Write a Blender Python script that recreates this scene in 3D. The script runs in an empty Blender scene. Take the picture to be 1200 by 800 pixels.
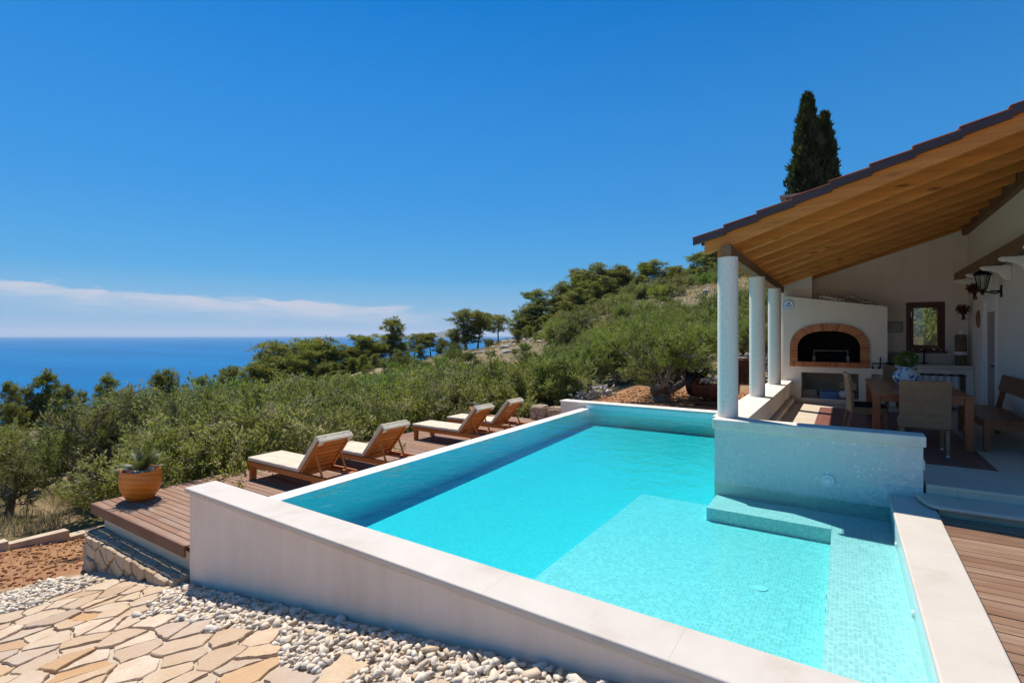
import bpy, bmesh, math, random
import numpy as np
from mathutils import Vector, Matrix
random.seed(7); RS = np.random.RandomState(11)
sc = bpy.context.scene
COL = sc.collection
TH = math.radians(33.02); SN, CS = math.sin(TH), math.cos(TH)
H = 1.75; F = 600.0; HY = 393.0          # eye height over the coping, focal length in photo pixels, horizon row

# ---------------------------------------------------------------- layout helpers
def ray(px): r = (px-600)/F; return (-SN+CS*r, CS+SN*r)
def at(px, v):                            # a point seen in photo column px at depth v
    d = ray(px); return (d[0]*v, d[1]*v)
# ---------------------------------------------------------------- mesh builder
class MB:
    def __init__(s): s.v=[]; s.f=[]; s.r=[]
    def add(s, vs, fs, rnd=None):
        b=len(s.v); s.v.extend(vs)
        if rnd is None: rnd=random.random()
        for f in fs: s.f.append([i+b for i in f]); s.r.append(rnd)
        return s
    def box(s,x0,y0,z0,x1,y1,z1,rnd=None):
        vs=[(x,y,z) for z in (z0,z1) for y in (y0,y1) for x in (x0,x1)]
        return s.add(vs,[(0,2,3,1),(4,5,7,6),(0,1,5,4),(2,6,7,3),(0,4,6,2),(1,3,7,5)],rnd)
    def hexa(s,vs,rnd=None):              # eight corners in the order of box()
        return s.add(vs,[(0,2,3,1),(4,5,7,6),(0,1,5,4),(2,6,7,3),(0,4,6,2),(1,3,7,5)],rnd)
    def bar(s,p0,p1,w,h,up=(0,0,1),rnd=None):   # a beam from p0 to p1, w wide and h high
        p0=Vector(p0);p1=Vector(p1);d=(p1-p0).normalized();u=Vector(up)
        sd=d.cross(u).normalized();u=sd.cross(d).normalized()
        vs=[]
        for k in (-1,1):
            for p in (p0,p1):
                for j in (-1,1): vs.append(tuple(p+sd*(w/2*j)+u*(h/2*k)))
        return s.hexa(vs,rnd)
    def prism(s,poly,a0,a1,axis='y',rnd=None):  # polygon of the other two axes pushed along one axis
        n=len(poly)
        def P(u,w,a): return {'y':(u,a,w),'x':(a,u,w),'z':(u,w,a)}[axis]
        vs=[P(u,w,a0) for u,w in poly]+[P(u,w,a1) for u,w in poly]
        fs=[tuple(range(n)),tuple(range(2*n-1,n-1,-1))]+[(i,i+n,(i+1)%n+n,(i+1)%n) for i in range(n)]
        return s.add(vs,fs,rnd)
    def tube(s,p0,p1,r0,r1=None,n=10,cap=True,rnd=None):
        r1=r0 if r1 is None else r1
        p0=Vector(p0);p1=Vector(p1);d=(p1-p0)
        if d.length<1e-6: return s
        d.normalize(); a=d.orthogonal().normalized(); b=d.cross(a)
        vs=[]
        for p,r in ((p0,r0),(p1,r1)):
            for i in range(n):
                t=2*math.pi*i/n; vs.append(tuple(p+a*(r*math.cos(t))+b*(r*math.sin(t))))
        fs=[(i,(i+1)%n,(i+1)%n+n,i+n) for i in range(n)]
        if cap: fs+=[tuple(range(n-1,-1,-1)),tuple(range(n,2*n))]
        return s.add(vs,fs,rnd)
    def path(s,pts,rad,n=8,rnd=None):
        for i in range(len(pts)-1):
            r=rad if not hasattr(rad,'__len__') else rad[i]; q=rad if not hasattr(rad,'__len__') else rad[i+1]
            s.tube(pts[i],pts[i+1],r,q,n,True,rnd)
        return s
    def lathe(s,prof,c=(0,0,0),n=32,rnd=None):
        vs=[];m=len(prof)
        for r,z in prof:
            for i in range(n):
                t=2*math.pi*i/n; vs.append((c[0]+r*math.cos(t),c[1]+r*math.sin(t),c[2]+z))
        fs=[(k*n+i,k*n+(i+1)%n,(k+1)*n+(i+1)%n,(k+1)*n+i) for k in range(m-1) for i in range(n)]
        if prof[0][0]>1e-4: fs.append(tuple(range(n-1,-1,-1)))
        if prof[-1][0]>1e-4: fs.append(tuple((m-1)*n+i for i in range(n)))
        return s.add(vs,fs,rnd)
    def ball(s,c,r,sc3=(1,1,1),jit=0.0,n=10,m=7,rnd=None):
        vs=[];ph=[random.random()*6 for _ in range(3)]
        for k in range(m+1):
            for i in range(n):
                th=math.pi*k/m;t=2*math.pi*i/n
                q=(math.sin(th)*math.cos(t),math.sin(th)*math.sin(t),math.cos(th))
                j=1+jit*(math.sin(3.1*q[0]+ph[0])+math.sin(2.7*q[1]+ph[1]+q[2]*2)+math.sin(3.3*q[2]+ph[2]))
                vs.append(tuple(c[a]+r*sc3[a]*q[a]*j for a in range(3)))
        fs=[(k*n+i,(k+1)*n+i,(k+1)*n+(i+1)%n,k*n+(i+1)%n) for k in range(m) for i in range(n)]
        return s.add(vs,fs,rnd)
    def shift(s,o):
        s.v=[(v[0]+o[0],v[1]+o[1],v[2]+o[2]) for v in s.v]; return s
    def local(s,name,mat,o,**k): return s.shift(o).build(name,mat,None,o,**k)
    def build(s,name,mat,parent=None,origin=(0,0,0),bevel=0,smooth=False,seg=2):
        me=bpy.data.meshes.new(name)
        o3=Vector(origin)
        me.from_pydata([(v[0]-o3.x,v[1]-o3.y,v[2]-o3.z) for v in s.v],[],s.f)
        me.validate()
        bmx=bmesh.new(); bmx.from_mesh(me); bmesh.ops.recalc_face_normals(bmx,faces=bmx.faces[:]); bmx.to_mesh(me); bmx.free()
        return finish(me,name,mat,parent,s.r if len(s.r)==len(me.polygons) else None,origin,bevel,smooth,seg)
def boxuv(me):
    nl=len(me.loops); co=np.empty(len(me.vertices)*3); me.vertices.foreach_get('co',co); co=co.reshape(-1,3)
    vi=np.empty(nl,dtype=np.int32); me.loops.foreach_get('vertex_index',vi)
    nrm=np.empty(len(me.polygons)*3); me.polygons.foreach_get('normal',nrm); nrm=np.abs(nrm.reshape(-1,3))
    lt=np.empty(len(me.polygons),dtype=np.int32); me.polygons.foreach_get('loop_total',lt)
    ax=np.repeat(np.argmax(nrm,1),lt); c=co[vi]
    uv=np.empty((nl,2))
    uv[:,0]=np.where(ax==0,c[:,1],c[:,0]); uv[:,1]=np.where(ax==2,c[:,1],c[:,2])
    me.uv_layers.new(name='UVMap').data.foreach_set('uv',uv.ravel())
def finish(me,name,mat,parent,rnd,origin,bevel,smooth,seg=2,uv=True):
    if uv: boxuv(me)
    if rnd is not None:
        me.attributes.new('rnd','FLOAT','FACE').data.foreach_set('value',np.asarray(rnd,dtype=np.float32))
    if mat is not None: me.materials.append(mat)
    if smooth: me.polygons.foreach_set('use_smooth',[True]*len(me.polygons))
    o=bpy.data.objects.new(name,me); COL.objects.link(o)
    if parent is not None: o.parent=parent
    else: o.location=origin
    if bevel:
        b=o.modifiers.new('bevel','BEVEL'); b.width=bevel; b.segments=seg; b.limit_method='ANGLE'; b.angle_limit=math.radians(40)
    return o
def npmesh(name,V,Fq,mat,parent=None,rnd=None,origin=(0,0,0),smooth=False):  # numpy quads or triangles
    me=bpy.data.meshes.new(name); k=Fq.shape[1]; nf=len(Fq)
    me.vertices.add(len(V)); me.vertices.foreach_set('co',np.ascontiguousarray(V,dtype=np.float32).ravel())
    me.loops.add(nf*k); me.loops.foreach_set('vertex_index',np.ascontiguousarray(Fq,dtype=np.int32).ravel())
    me.polygons.add(nf); me.polygons.foreach_set('loop_start',np.arange(0,nf*k,k,dtype=np.int32))
    try: me.polygons.foreach_set('loop_total',np.full(nf,k,dtype=np.int32))
    except Exception: pass
    me.update(calc_edges=True)
    return finish(me,name,mat,parent,rnd,origin,0,smooth,uv=False)
# ---------------------------------------------------------------- things
def tag(o,label,cat=None,group=None):
    if label: o['label']=label
    if cat: o['category']=cat
    if group: o['group']=group
    return o
def kind(o,k): o['kind']=k; return o
def thing(name,label,cat,loc=(0,0,0),rz=0,group=None):
    o=bpy.data.objects.new(name,None); COL.objects.link(o); o.empty_display_size=.1
    o.location=loc; o.rotation_euler=(0,0,rz); tag(o,label,cat,group); return o
def dup(o,parent=None):
    c=o.copy(); COL.objects.link(c)
    if parent is not None: c.parent=parent
    for ch in list(o.children): dup(ch,c)
    return c
# ---------------------------------------------------------------- node helpers
def NN(t,typ,ins=None,**at_):
    n=t.nodes.new(typ)
    for k,v in at_.items(): setattr(n,k,v)
    for k,v in (ins or {}).items():
        s=n.inputs[k]
        if isinstance(v,bpy.types.NodeSocket): t.links.new(v,s)
        else:
            if isinstance(v,(tuple,list)) and len(v)==3 and s.type=='RGBA': v=(*v,1)
            s.default_value=v
    return n
def mth(t,op,a,b=0.0,c=None,clamp=False):
    ins={0:a,1:b}
    if c is not None: ins[2]=c
    n=NN(t,'ShaderNodeMath',ins,operation=op,use_clamp=clamp); return n.outputs[0]
def mixc(t,f,a,b,mode='MIX'):
    n=t.nodes.new('ShaderNodeMix'); n.data_type='RGBA'; n.blend_type=mode
    for i,v in ((0,f),(6,a),(7,b)):
        if isinstance(v,bpy.types.NodeSocket): t.links.new(v,n.inputs[i])
        else: n.inputs[i].default_value=(*v,1) if isinstance(v,(tuple,list)) else v
    return n.outputs[2]
def noise(t,vec,scale,detail=4,rough=.55,dist=0): return NN(t,'ShaderNodeTexNoise',{'Vector':vec,'Scale':scale,'Detail':detail,'Roughness':rough,'Distortion':dist}).outputs['Fac']
def ramp(t,f,*stops):
    n=t.nodes.new('ShaderNodeValToRGB'); t.links.new(f,n.inputs[0]); e=n.color_ramp.elements
    while len(e)<len(stops): e.new(.5)
    for i,(p,c) in enumerate(stops):
        e[i].position=p; e[i].color=(*c,1) if isinstance(c,(tuple,list)) else (c,c,c,1)
    return n.outputs[0]
def mapr(t,f,a,b,c=0.,d=1.):
    return NN(t,'ShaderNodeMapRange',{0:f,1:a,2:b,3:c,4:d}).outputs[0]
def mapping(t,vec,scale=(1,1,1),loc=(0,0,0),rot=(0,0,0)): return NN(t,'ShaderNodeMapping',{'Vector':vec,'Scale':scale,'Location':loc,'Rotation':rot}).outputs[0]
def bump(t,h,strength=.3,dist=.01,nrm=None):
    ins={'Height':h,'Strength':strength,'Distance':dist}
    if nrm is not None: ins['Normal']=nrm
    return NN(t,'ShaderNodeBump',ins).outputs[0]
def newmat(name):
    m=bpy.data.materials.new(name); m.use_nodes=True; t=m.node_tree; t.nodes.clear()
    out=t.nodes.new('ShaderNodeOutputMaterial'); return m,t,out
def pbsdf(t,out,color,rough=.6,nrm=None,spec=.5,metal=0.0,**kw):
    p=t.nodes.new('ShaderNodeBsdfPrincipled')
    def S(k,v):
        if isinstance(v,bpy.types.NodeSocket): t.links.new(v,p.inputs[k])
        else: p.inputs[k].default_value=(*v,1) if isinstance(v,(tuple,list)) and len(v)==3 and p.inputs[k].type=='RGBA' else v
    S('Base Color',color);S('Roughness',rough);S('Specular IOR Level',spec);S('Metallic',metal)
    if nrm is not None: S('Normal',nrm)
    for k,v in kw.items(): S(k,v)
    if out is not None: t.links.new(p.outputs[0],out.inputs[0])
    return p
def obj_co(t): return t.nodes.new('ShaderNodeTexCoord').outputs['Object']
def uv_co(t): return t.nodes.new('ShaderNodeTexCoord').outputs['UV']
def rnd_at(t): return NN(t,'ShaderNodeAttribute',attribute_name='rnd').outputs['Fac']
# ================================================================ materials
M={}
def simple(name,col,rough=.6,var=.12,scale=8,bmp=.15,spec=.4,metal=0.,bscale=None,dist=.004):
    m,t,out=newmat(name); co=obj_co(t)
    n=noise(t,co,scale,5); n2=noise(t,co,scale*.17,3)
    f=mth(t,'ADD',mth(t,'MULTIPLY',n,.6),mth(t,'MULTIPLY',n2,.4))
    lo=tuple(c*(1-var*1.6) for c in col); hi=tuple(min(1,c*(1+var*1.2)) for c in col)
    c=ramp(t,f,(.3,lo),(.7,hi))
    nb=noise(t,co,bscale or scale*6,4)
    pbsdf(t,out,c,rough,bump(t,nb,bmp,dist),spec,metal); M[name]=m; return m
def plaster(name,col,stain=(.55,.47,.38),amt=.25,bmp=.35,bscale=90):
    m,t,out=newmat(name); co=obj_co(t)
    big=noise(t,co,.9,6,.6); mid=noise(t,co,5,5,.6)
    streak=noise(t,mapping(t,co,(5,5,.5)),1,5,.6)
    f=mapr(t,mth(t,'ADD',mth(t,'MULTIPLY',big,.5),mth(t,'MULTIPLY',streak,.5)),.45,.75)
    c=mixc(t,mth(t,'MULTIPLY',f,amt),col,stain)
    c=mixc(t,mapr(t,mid,.35,.7,0,.16),c,tuple(x*.82 for x in col))
    h=mth(t,'ADD',noise(t,co,bscale,4),mth(t,'MULTIPLY',noise(t,co,14,3),.8))
    pbsdf(t,out,c,.85,bump(t,h,bmp,.006),.25); M[name]=m
plaster('plaster',(.76,.675,.57)); plaster('plaster_in',(.79,.69,.58),(.45,.35,.26),.35)
plaster('plaster_oven',(.74,.66,.54),(.55,.45,.34),.35,.5,60)
plaster('plaster_pool',(.82,.67,.545),(.60,.45,.32),.62,.4,70)
plaster('white_trim',(.80,.745,.67),(.6,.53,.45),.12,.15)
def coping_stone(name,rot):
    m,t,out=newmat(name); co=obj_co(t)
    sp=noise(t,co,55,6,.75); st=noise(t,co,2.2,6,.65); fine=noise(t,co,240,3,.7)
    c=ramp(t,st,(.3,(.60,.54,.465)),(.55,(.56,.495,.42)),(.78,(.47,.395,.31)))
    c=mixc(t,mapr(t,sp,.56,.72,0,.55),c,(.56,.47,.37))
    c=mixc(t,mapr(t,fine,.6,.75,0,.35),c,(.5,.42,.34))
    pit=NN(t,'ShaderNodeTexVoronoi',{'Vector':co,'Scale':38.}).outputs['Distance']
    c=mixc(t,mth(t,'MULTIPLY',mapr(t,pit,.0,.13,1,0),mapr(t,sp,.5,.6,0,.7)),c,(.36,.29,.22))
    u=NN(t,'ShaderNodeSeparateXYZ',{0:co}).outputs[1 if rot else 0]
    fr=mth(t,'ABSOLUTE',mth(t,'SUBTRACT',mth(t,'FRACT',mth(t,'DIVIDE',mth(t,'ADD',u,50.37),1.27)),.5)); ln=mapr(t,fr,.4985,.4992)
    c=mixc(t,mth(t,'MULTIPLY',ln,.6),c,(.30,.25,.19))
    slab=NN(t,'ShaderNodeTexWhiteNoise',{'W':mth(t,'FLOOR',mth(t,'ADD',mth(t,'DIVIDE',mth(t,'ADD',u,50.37),1.27),.5))},noise_dimensions='1D').outputs['Value']
    c=mixc(t,mapr(t,slab,0,1,0,.16),c,(.52,.45,.36))
    pbsdf(t,out,c,.62,bump(t,mth(t,'SUBTRACT',mth(t,'ADD',sp,fine),mth(t,'MULTIPLY',ln,2.)),.14,.003),.35); M[name]=m
coping_stone('coping',False); coping_stone('coping_side',True)
def stone(name,c0,c1,c2,scale=6,bmp=.5,stops=None):
    m,t,out=newmat(name); co=obj_co(t); r=rnd_at(t)
    n=noise(t,NN(t,'ShaderNodeVectorMath',{0:co,1:NN(t,'ShaderNodeCombineXYZ',{0:mth(t,'MULTIPLY',r,31.),1:mth(t,'MULTIPLY',r,17.)}).outputs[0]}).outputs[0],scale,6,.65)
    base=ramp(t,r,(0,c0),(.3,c1),(.5,tuple(x*.86 for x in c0)),(.82,c1),(1,c2))
    if stops: base=ramp(t,r,*stops)
    c=mixc(t,mapr(t,n,.32,.66,0,.75),base,mixc(t,.6,base,c2))
    c=mixc(t,mapr(t,noise(t,co,scale*7,4),.5,.75,0,.3),c,tuple(x*.6 for x in c1))
    pbsdf(t,out,c,.85,bump(t,mth(t,'ADD',n,noise(t,co,scale*8,4)),bmp,.01),.25); M[name]=m
stone('flagstone',(.52,.39,.27),(.58,.435,.285),(.46,.27,.13),6.5,1.,[(0,(.60,.48,.355)),(.18,(.50,.375,.255)),(.36,(.64,.53,.40)),(.52,(.54,.39,.24)),(.68,(.48,.395,.315)),(.84,(.60,.455,.30)),(.93,(.52,.30,.135)),(1,(.42,.33,.25))])
stone('gravel',(.69,.61,.50),(.77,.69,.575),(.56,.40,.24),14,.5)
stone('rubble',(.50,.40,.29),(.58,.45,.31),(.46,.29,.16),7,.7)
stone('field_rock',(.42,.39,.35),(.50,.47,.43),(.40,.33,.26),3,.8)
def mosaic(name,c1,c2,mortar,tile=.027,rough=.18,tilt=.10,glint=None,big=0.,wob=0.):
    m,t,out=newmat(name); uv=uv_co(t)
    if wob:
        wv=NN(t,'ShaderNodeTexNoise',{'Vector':uv,'Scale':7.,'Detail':2.}).outputs['Color']; wv=NN(t,'ShaderNodeVectorMath',{0:wv,1:(.5,.5,.5)},operation='SUBTRACT').outputs[0]
        uv=NN(t,'ShaderNodeVectorMath',{0:uv,1:NN(t,'ShaderNodeVectorMath',{0:wv,'Scale':wob},operation='SCALE').outputs[0]}).outputs[0]
    s=1/tile; sv=NN(t,'ShaderNodeVectorMath',{0:uv,1:(s,s,s)},operation='MULTIPLY').outputs[0]
    cell=NN(t,'ShaderNodeVectorMath',{0:sv},operation='FLOOR').outputs[0]
    wn=NN(t,'ShaderNodeTexWhiteNoise',{'Vector':cell},noise_dimensions='2D')
    fr=NN(t,'ShaderNodeSeparateXYZ',{0:NN(t,'ShaderNodeVectorMath',{0:sv},operation='FRACTION').outputs[0]})
    def edge(x): return mth(t,'ABSOLUTE',mth(t,'SUBTRACT',x,.5))
    e=mth(t,'MAXIMUM',edge(fr.outputs[0]),edge(fr.outputs[1]))
    gm=mapr(t,e,.43,.47)
    c=ramp(t,wn.outputs['Value'],(0,c1),(.55,tuple((a+b)/2 for a,b in zip(c1,c2))),(1,c2))
    if big: c=mixc(t,mapr(t,noise(t,uv,1.3,4),.35,.7,0,big),c,tuple(x*.8 for x in c1))
    if glint:  # glints painted as scattered pale tiles, denser towards the right end
        ux=NN(t,'ShaderNodeSeparateXYZ',{0:uv}).outputs[0]
        thr=mth(t,'SUBTRACT',1.,mapr(t,ux,-.2,1.05,.0,.06)); c=mixc(t,mth(t,'MULTIPLY',mth(t,'GREATER_THAN',wn.outputs['Value'],thr),.55),c,glint)
    c=mixc(t,gm,c,mortar)
    nv=NN(t,'ShaderNodeVectorMath',{0:wn.outputs['Color'],1:(.5,.5,.5)},operation='SUBTRACT').outputs[0]
    nv=NN(t,'ShaderNodeVectorMath',{0:nv,'Scale':tilt},operation='SCALE').outputs[0]
    geo=t.nodes.new('ShaderNodeNewGeometry')
    nn=NN(t,'ShaderNodeVectorMath',{0:NN(t,'ShaderNodeVectorMath',{0:geo.outputs['Normal'],1:nv}).outputs[0]},operation='NORMALIZE').outputs[0]
    pbsdf(t,out,c,mapr(t,gm,0,1,rough,.7),bump(t,gm,-.3,.002,nn),.5); M[name]=m
mosaic('pool_tile',(.40,.62,.62),(.58,.745,.73),(.47,.67,.66),.026,.3,.05,wob=.02)
mosaic('pool_tile_fine',(.45,.56,.55),(.68,.745,.725),(.76,.81,.79),.028,.3,.03,wob=.014)
mosaic('pool_tile_bounce_lit',(.60,.84,.84),(.76,.92,.91),(.70,.88,.87),.026,.3,.05,wob=.012)  # lighter copy of the pool tile, underwater bounce light painted into its colour
mosaic('wall_tile',(.55,.60,.565),(.61,.65,.61),(.70,.71,.66),.0275,.07,.20,(.92,.90,.82))
def wood(name,c0,c1,c2,axis=0,rough=.6,grain=28,gray=0.,knots=False,spec=.3):
    m,t,out=newmat(name); co=obj_co(t); r=rnd_at(t)
    off=NN(t,'ShaderNodeCombineXYZ',{0:mth(t,'MULTIPLY',r,37.),1:mth(t,'MULTIPLY',r,91.),2:mth(t,'MULTIPLY',r,53.)}).outputs[0]
    v=NN(t,'ShaderNodeVectorMath',{0:co,1:off}).outputs[0]
    sc3=[grain]*3; sc3[axis]=grain*.05
    g=noise(t,mapping(t,v,tuple(sc3)),1,6,.6,.4); sc4=[grain*4]*3; sc4[axis]=grain*.12
    g2=noise(t,mapping(t,v,tuple(sc4)),1,3,.6)
    base=ramp(t,r,(0,c0),(.5,c1),(1,c2))
    c=mixc(t,mapr(t,g,.35,.7,0,.6),base,tuple(x*.55 for x in c0))
    c=mixc(t,mapr(t,g2,.5,.75,0,.35),c,tuple(x*.45 for x in c0))
    if gray: c=mixc(t,mapr(t,noise(t,v,1.6,4),.45,.7,0,gray),c,(.31,.25,.195))
    if knots:
        vo=NN(t,'ShaderNodeTexVoronoi',{'Vector':mapping(t,v,tuple(1.4 if i==axis else 6 for i in range(3))),'Scale':1.}).outputs['Distance']
        c=mixc(t,mapr(t,vo,.06,.16,.85,0),c,tuple(x*.28 for x in c0))
    pbsdf(t,out,c,rough,bump(t,mth(t,'ADD',g,mth(t,'MULTIPLY',g2,.5)),.25,.003),spec); M[name]=m
wood('deck_wood',(.25,.115,.058),(.33,.165,.088),(.35,.21,.13),0,.65,26,.42)
wood('deck_wood_house',(.22,.115,.065),(.30,.17,.10),(.36,.225,.145),0,.62,26,.25)
wood('fascia_wood',(.19,.085,.05),(.21,.095,.057),(.24,.115,.068),0,.6,24,.2)
wood('rafter_wood',(.56,.20,.038),(.64,.245,.05),(.71,.29,.068),0,.5,18,0,True)
wood('shaded_board_wood',(.09,.036,.011),(.115,.045,.013),(.14,.056,.017),1,.55,16,0,True)  # brown darkened to paint in the shade between the rafters
wood('beam_wood',(.20,.10,.045),(.24,.125,.055),(.27,.145,.07),1,.6,16,.15,True)
wood('lounger_wood',(.48,.135,.02),(.56,.17,.027),(.63,.21,.038),0,.42,30,0,False,.5)
wood('lounger_slat',(.52,.145,.02),(.60,.18,.027),(.68,.22,.038),1,.42,30,0,False,.5)
wood('table_wood',(.33,.078,.018),(.38,.095,.023),(.43,.115,.03),1,.3,26,0,False,.5)
wood('bench_wood',(.24,.07,.02),(.28,.085,.024),(.32,.105,.03),1,.35,26,0,False,.5)
wood('window_wood',(.10,.028,.014),(.12,.034,.018),(.14,.04,.02),2,.4,26)
wood('drift_wood',(.42,.33,.23),(.48,.38,.27),(.55,.44,.32),0,.8,18)
plaster('plinth_plaster',(.66,.54,.40),(.45,.36,.27),.4)
simple('bark',(.20,.17,.14),.95,.4,9,.9,.1,0,30,.03)
simple('pine_bark',(.12,.085,.065),.95,.4,6,.9,.1,0,20,.03)
simple('soot_black',(.018,.016,.015),.9,.4,6,.3,.1)
simple('iron',(.012,.012,.013),.45,.2,20,.1,.5,.6)
simple('rust',(.14,.055,.03),.8,.4,9,.4,.2)
simple('rust_inside',(.10,.035,.02),.85,.4,9,.4,.2)
simple('steel',(.5,.5,.5),.3,.05,20,.02,.5,1.)
simple('cloth_cream',(.68,.57,.42),.9,.07,5,.25,.15,0,260,.002)
def cushion():
    m,t,out=newmat('cloth_cream'); co=obj_co(t)
    w=noise(t,co,260,3); f=noise(t,mapping(t,co,(2.2,5,5)),1.6,4,.5,.8)
    c=mixc(t,mapr(t,f,.35,.7),(.70,.59,.44),(.60,.495,.36)); c=mixc(t,mapr(t,w,.5,.7,0,.2),c,(.45,.37,.27))
    pbsdf(t,out,c,.92,bump(t,w,.25,.002,bump(t,f,.55,.05)),.12); M['cloth_cream']=m
cushion()
simple('cloth_white',(.62,.62,.64),.9,.08,7,.3,.15)
simple('cloth_dark',(.02,.02,.022),.9,.2,9,.3,.15)
simple('terracotta',(.50,.19,.085),.75,.18,6,.3,.3)
simple('plastic_blue',(.02,.16,.42),.4,.1,6,.05,.5)
simple('plastic_gray',(.16,.16,.16),.5,.1,6,.05,.4)
simple('flue_stone',(.30,.27,.24),.9,.2,8,.5,.2)
simple('brown_tin',(.045,.026,.028),.45,.2,3,.06,.5)
simple('roof_tile',(.31,.095,.055),.8,.3,4,.3,.25)
simple('white_plastic',(.78,.80,.78),.3,.03,5,.02,.5)
simple('sign_blue',(.03,.15,.42),.4,.05,5,.02,.5)
simple('sign_white',(.78,.8,.8),.4,.03,5,.02,.5)
simple('dried_flower',(.10,.03,.02),.9,.4,20,.4,.1)
simple('basket',(.17,.12,.075),.85,.3,30,.5,.15)
simple('pebble_white',(.72,.70,.67),.8,.12,12,.3,.3)
simple('kerb_stone',(.56,.44,.31),.9,.2,5,.6,.2)
simple('tan_panel',(.36,.27,.23),.6,.08,4,.05,.4)
simple('picture_paper',(.45,.42,.38),.5,.45,18,.03,.4)
simple('concrete_cap',(.77,.69,.58),.7,.1,5,.25,.3)
def pot_glaze():
    m,t,out=newmat('pot_glaze'); co=obj_co(t)
    w=NN(t,'ShaderNodeTexWave',{'Vector':mapping(t,co,(1,1,1),(0,0,0),(.22,.05,0)),'Scale':4.2,'Distortion':2.,'Detail':3.,'Detail Scale':1.2},wave_type='BANDS',bands_direction='Z').outputs['Fac']
    c=ramp(t,w,(0,(.58,.165,.012)),(.5,(.64,.195,.017)),(1,(.68,.225,.022)))
    c=mixc(t,mapr(t,noise(t,co,9,5),.5,.75,0,.5),c,(.34,.11,.02))
    pbsdf(t,out,c,.38,bump(t,w,.25,.01),.5); M['pot_glaze']=m
pot_glaze()
def ceramic():
    m,t,out=newmat('painted_ceramic'); co=obj_co(t)
    n=noise(t,co,13,3,.5,1.2); n2=noise(t,co,30,3)
    c=mixc(t,mapr(t,n,.53,.57),(.66,.68,.72),(.05,.09,.26))
    c=mixc(t,mapr(t,n2,.6,.64,0,.7),c,(.16,.2,.36))
    pbsdf(t,out,c,.2,None,.5); M['painted_ceramic']=m
ceramic()
def wicker(name,c0,c1):
    m,t,out=newmat(name); uv=uv_co(t)
    w1=NN(t,'ShaderNodeTexBrick',{'Vector':uv,'Color1':(*c0,1),'Color2':(*c1,1),'Mortar':(c0[0]*.3,c0[1]*.3,c0[2]*.3,1),'Scale':1.,'Mortar Size':.0012,'Brick Width':.016,'Row Height':.008},offset=.5)
    bands=noise(t,mapping(t,uv,(1.5,9,1)),1,2)
    c=mixc(t,mapr(t,bands,.42,.6,0,.35),w1.outputs['Color'],tuple(x*.55 for x in c0))
    pbsdf(t,out,c,.55,bump(t,w1.outputs['Fac'],-.7,.004),.35); M[name]=m
wicker('wicker',(.31,.185,.09),(.42,.26,.135))
def brickmat():
    m,t,out=newmat('oven_brick'); co=obj_co(t); r=rnd_at(t)
    c=ramp(t,r,(0,(.36,.115,.045)),(.5,(.48,.165,.06)),(1,(.55,.22,.085)))
    c=mixc(t,mapr(t,noise(t,co,24,5),.4,.75,0,.5),c,(.27,.09,.045))
    pbsdf(t,out,c,.8,bump(t,noise(t,co,60,4),.35,.004),.3); M['oven_brick']=m
brickmat()
def tilefloor():
    m,t,out=newmat('floor_tile'); uv=uv_co(t)
    b=NN(t,'ShaderNodeTexBrick',{'Vector':uv,'Color1':(.27,.10,.075,1),'Color2':(.20,.075,.06,1),'Mortar':(.22,.16,.14,1),'Scale':1.,'Mortar Size':.006,'Brick Width':.2,'Row Height':.2},offset=0.)
    c=mixc(t,mapr(t,noise(t,uv,6,5),.4,.7,0,.4),b.outputs['Color'],(.15,.06,.05))
    pbsdf(t,out,c,.42,bump(t,b.outputs['Fac'],-.3,.003),.45); M['floor_tile']=m
    m,t,out=newmat('floor_stone'); uv=uv_co(t)
    b=NN(t,'ShaderNodeTexBrick',{'Vector':uv,'Color1':(.68,.575,.45,1),'Color2':(.62,.52,.405,1),'Mortar':(.5,.42,.33,1),'Scale':1.,'Mortar Size':.003,'Brick Width':.62,'Row Height':.42},offset=.4)
    c=mixc(t,mapr(t,noise(t,uv,4,6,.65),.4,.75,0,.45),b.outputs['Color'],(.46,.39,.31))
    pbsdf(t,out,c,.5,bump(t,noise(t,uv,60,4),.1,.002),.4); M['floor_stone']=m
tilefloor()
def colmat():
    m,t,out=newmat('column_render'); uv=uv_co(t); co=obj_co(t)
    v=NN(t,'ShaderNodeTexVoronoi',{'Vector':mapping(t,co,(1,1,1.5)),'Scale':38.}).outputs['Distance']
    c=mixc(t,mapr(t,v,.3,.65,0,.45),(.82,.75,.66),(.62,.56,.49))
    pbsdf(t,out,c,.75,bump(t,v,-.6,.012),.3); M['column_render']=m
colmat()
def leafmat(name,cols,trans=.3,rough=.5,spec=.3,dry=None):
    m,t,out=newmat(name); r=rnd_at(t); oi=t.nodes.new('ShaderNodeObjectInfo').outputs['Random']
    c=ramp(t,r,*[(i/(len(cols)-1),c) for i,c in enumerate(cols)])
    hs=NN(t,'ShaderNodeHueSaturation',{'Color':c,'Hue':mapr(t,oi,0,1,.468,.51),'Saturation':mapr(t,mth(t,'FRACT',mth(t,'MULTIPLY',oi,7.3)),0,1,.85,1.12),'Value':mapr(t,mth(t,'FRACT',mth(t,'MULTIPLY',oi,3.7)),0,1,.72,1.3)}).outputs[0]
    p=pbsdf(t,None,hs,rough,None,spec)
    tr=NN(t,'ShaderNodeBsdfTranslucent',{'Color':mixc(t,.45,hs,(.22,.30,.04))})
    mx=NN(t,'ShaderNodeMixShader',{0:trans,1:p.outputs[0],2:tr.outputs[0]}); t.links.new(mx.outputs[0],out.inputs[0]); M[name]=m
leafmat('olive_leaf',[(0.077,0.087,0.023),(0.166,0.179,0.038),(0.256,0.256,0.059),(0.358,0.333,0.141),(0.486,0.429,0.282)],0.48,.5,.15)
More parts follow.
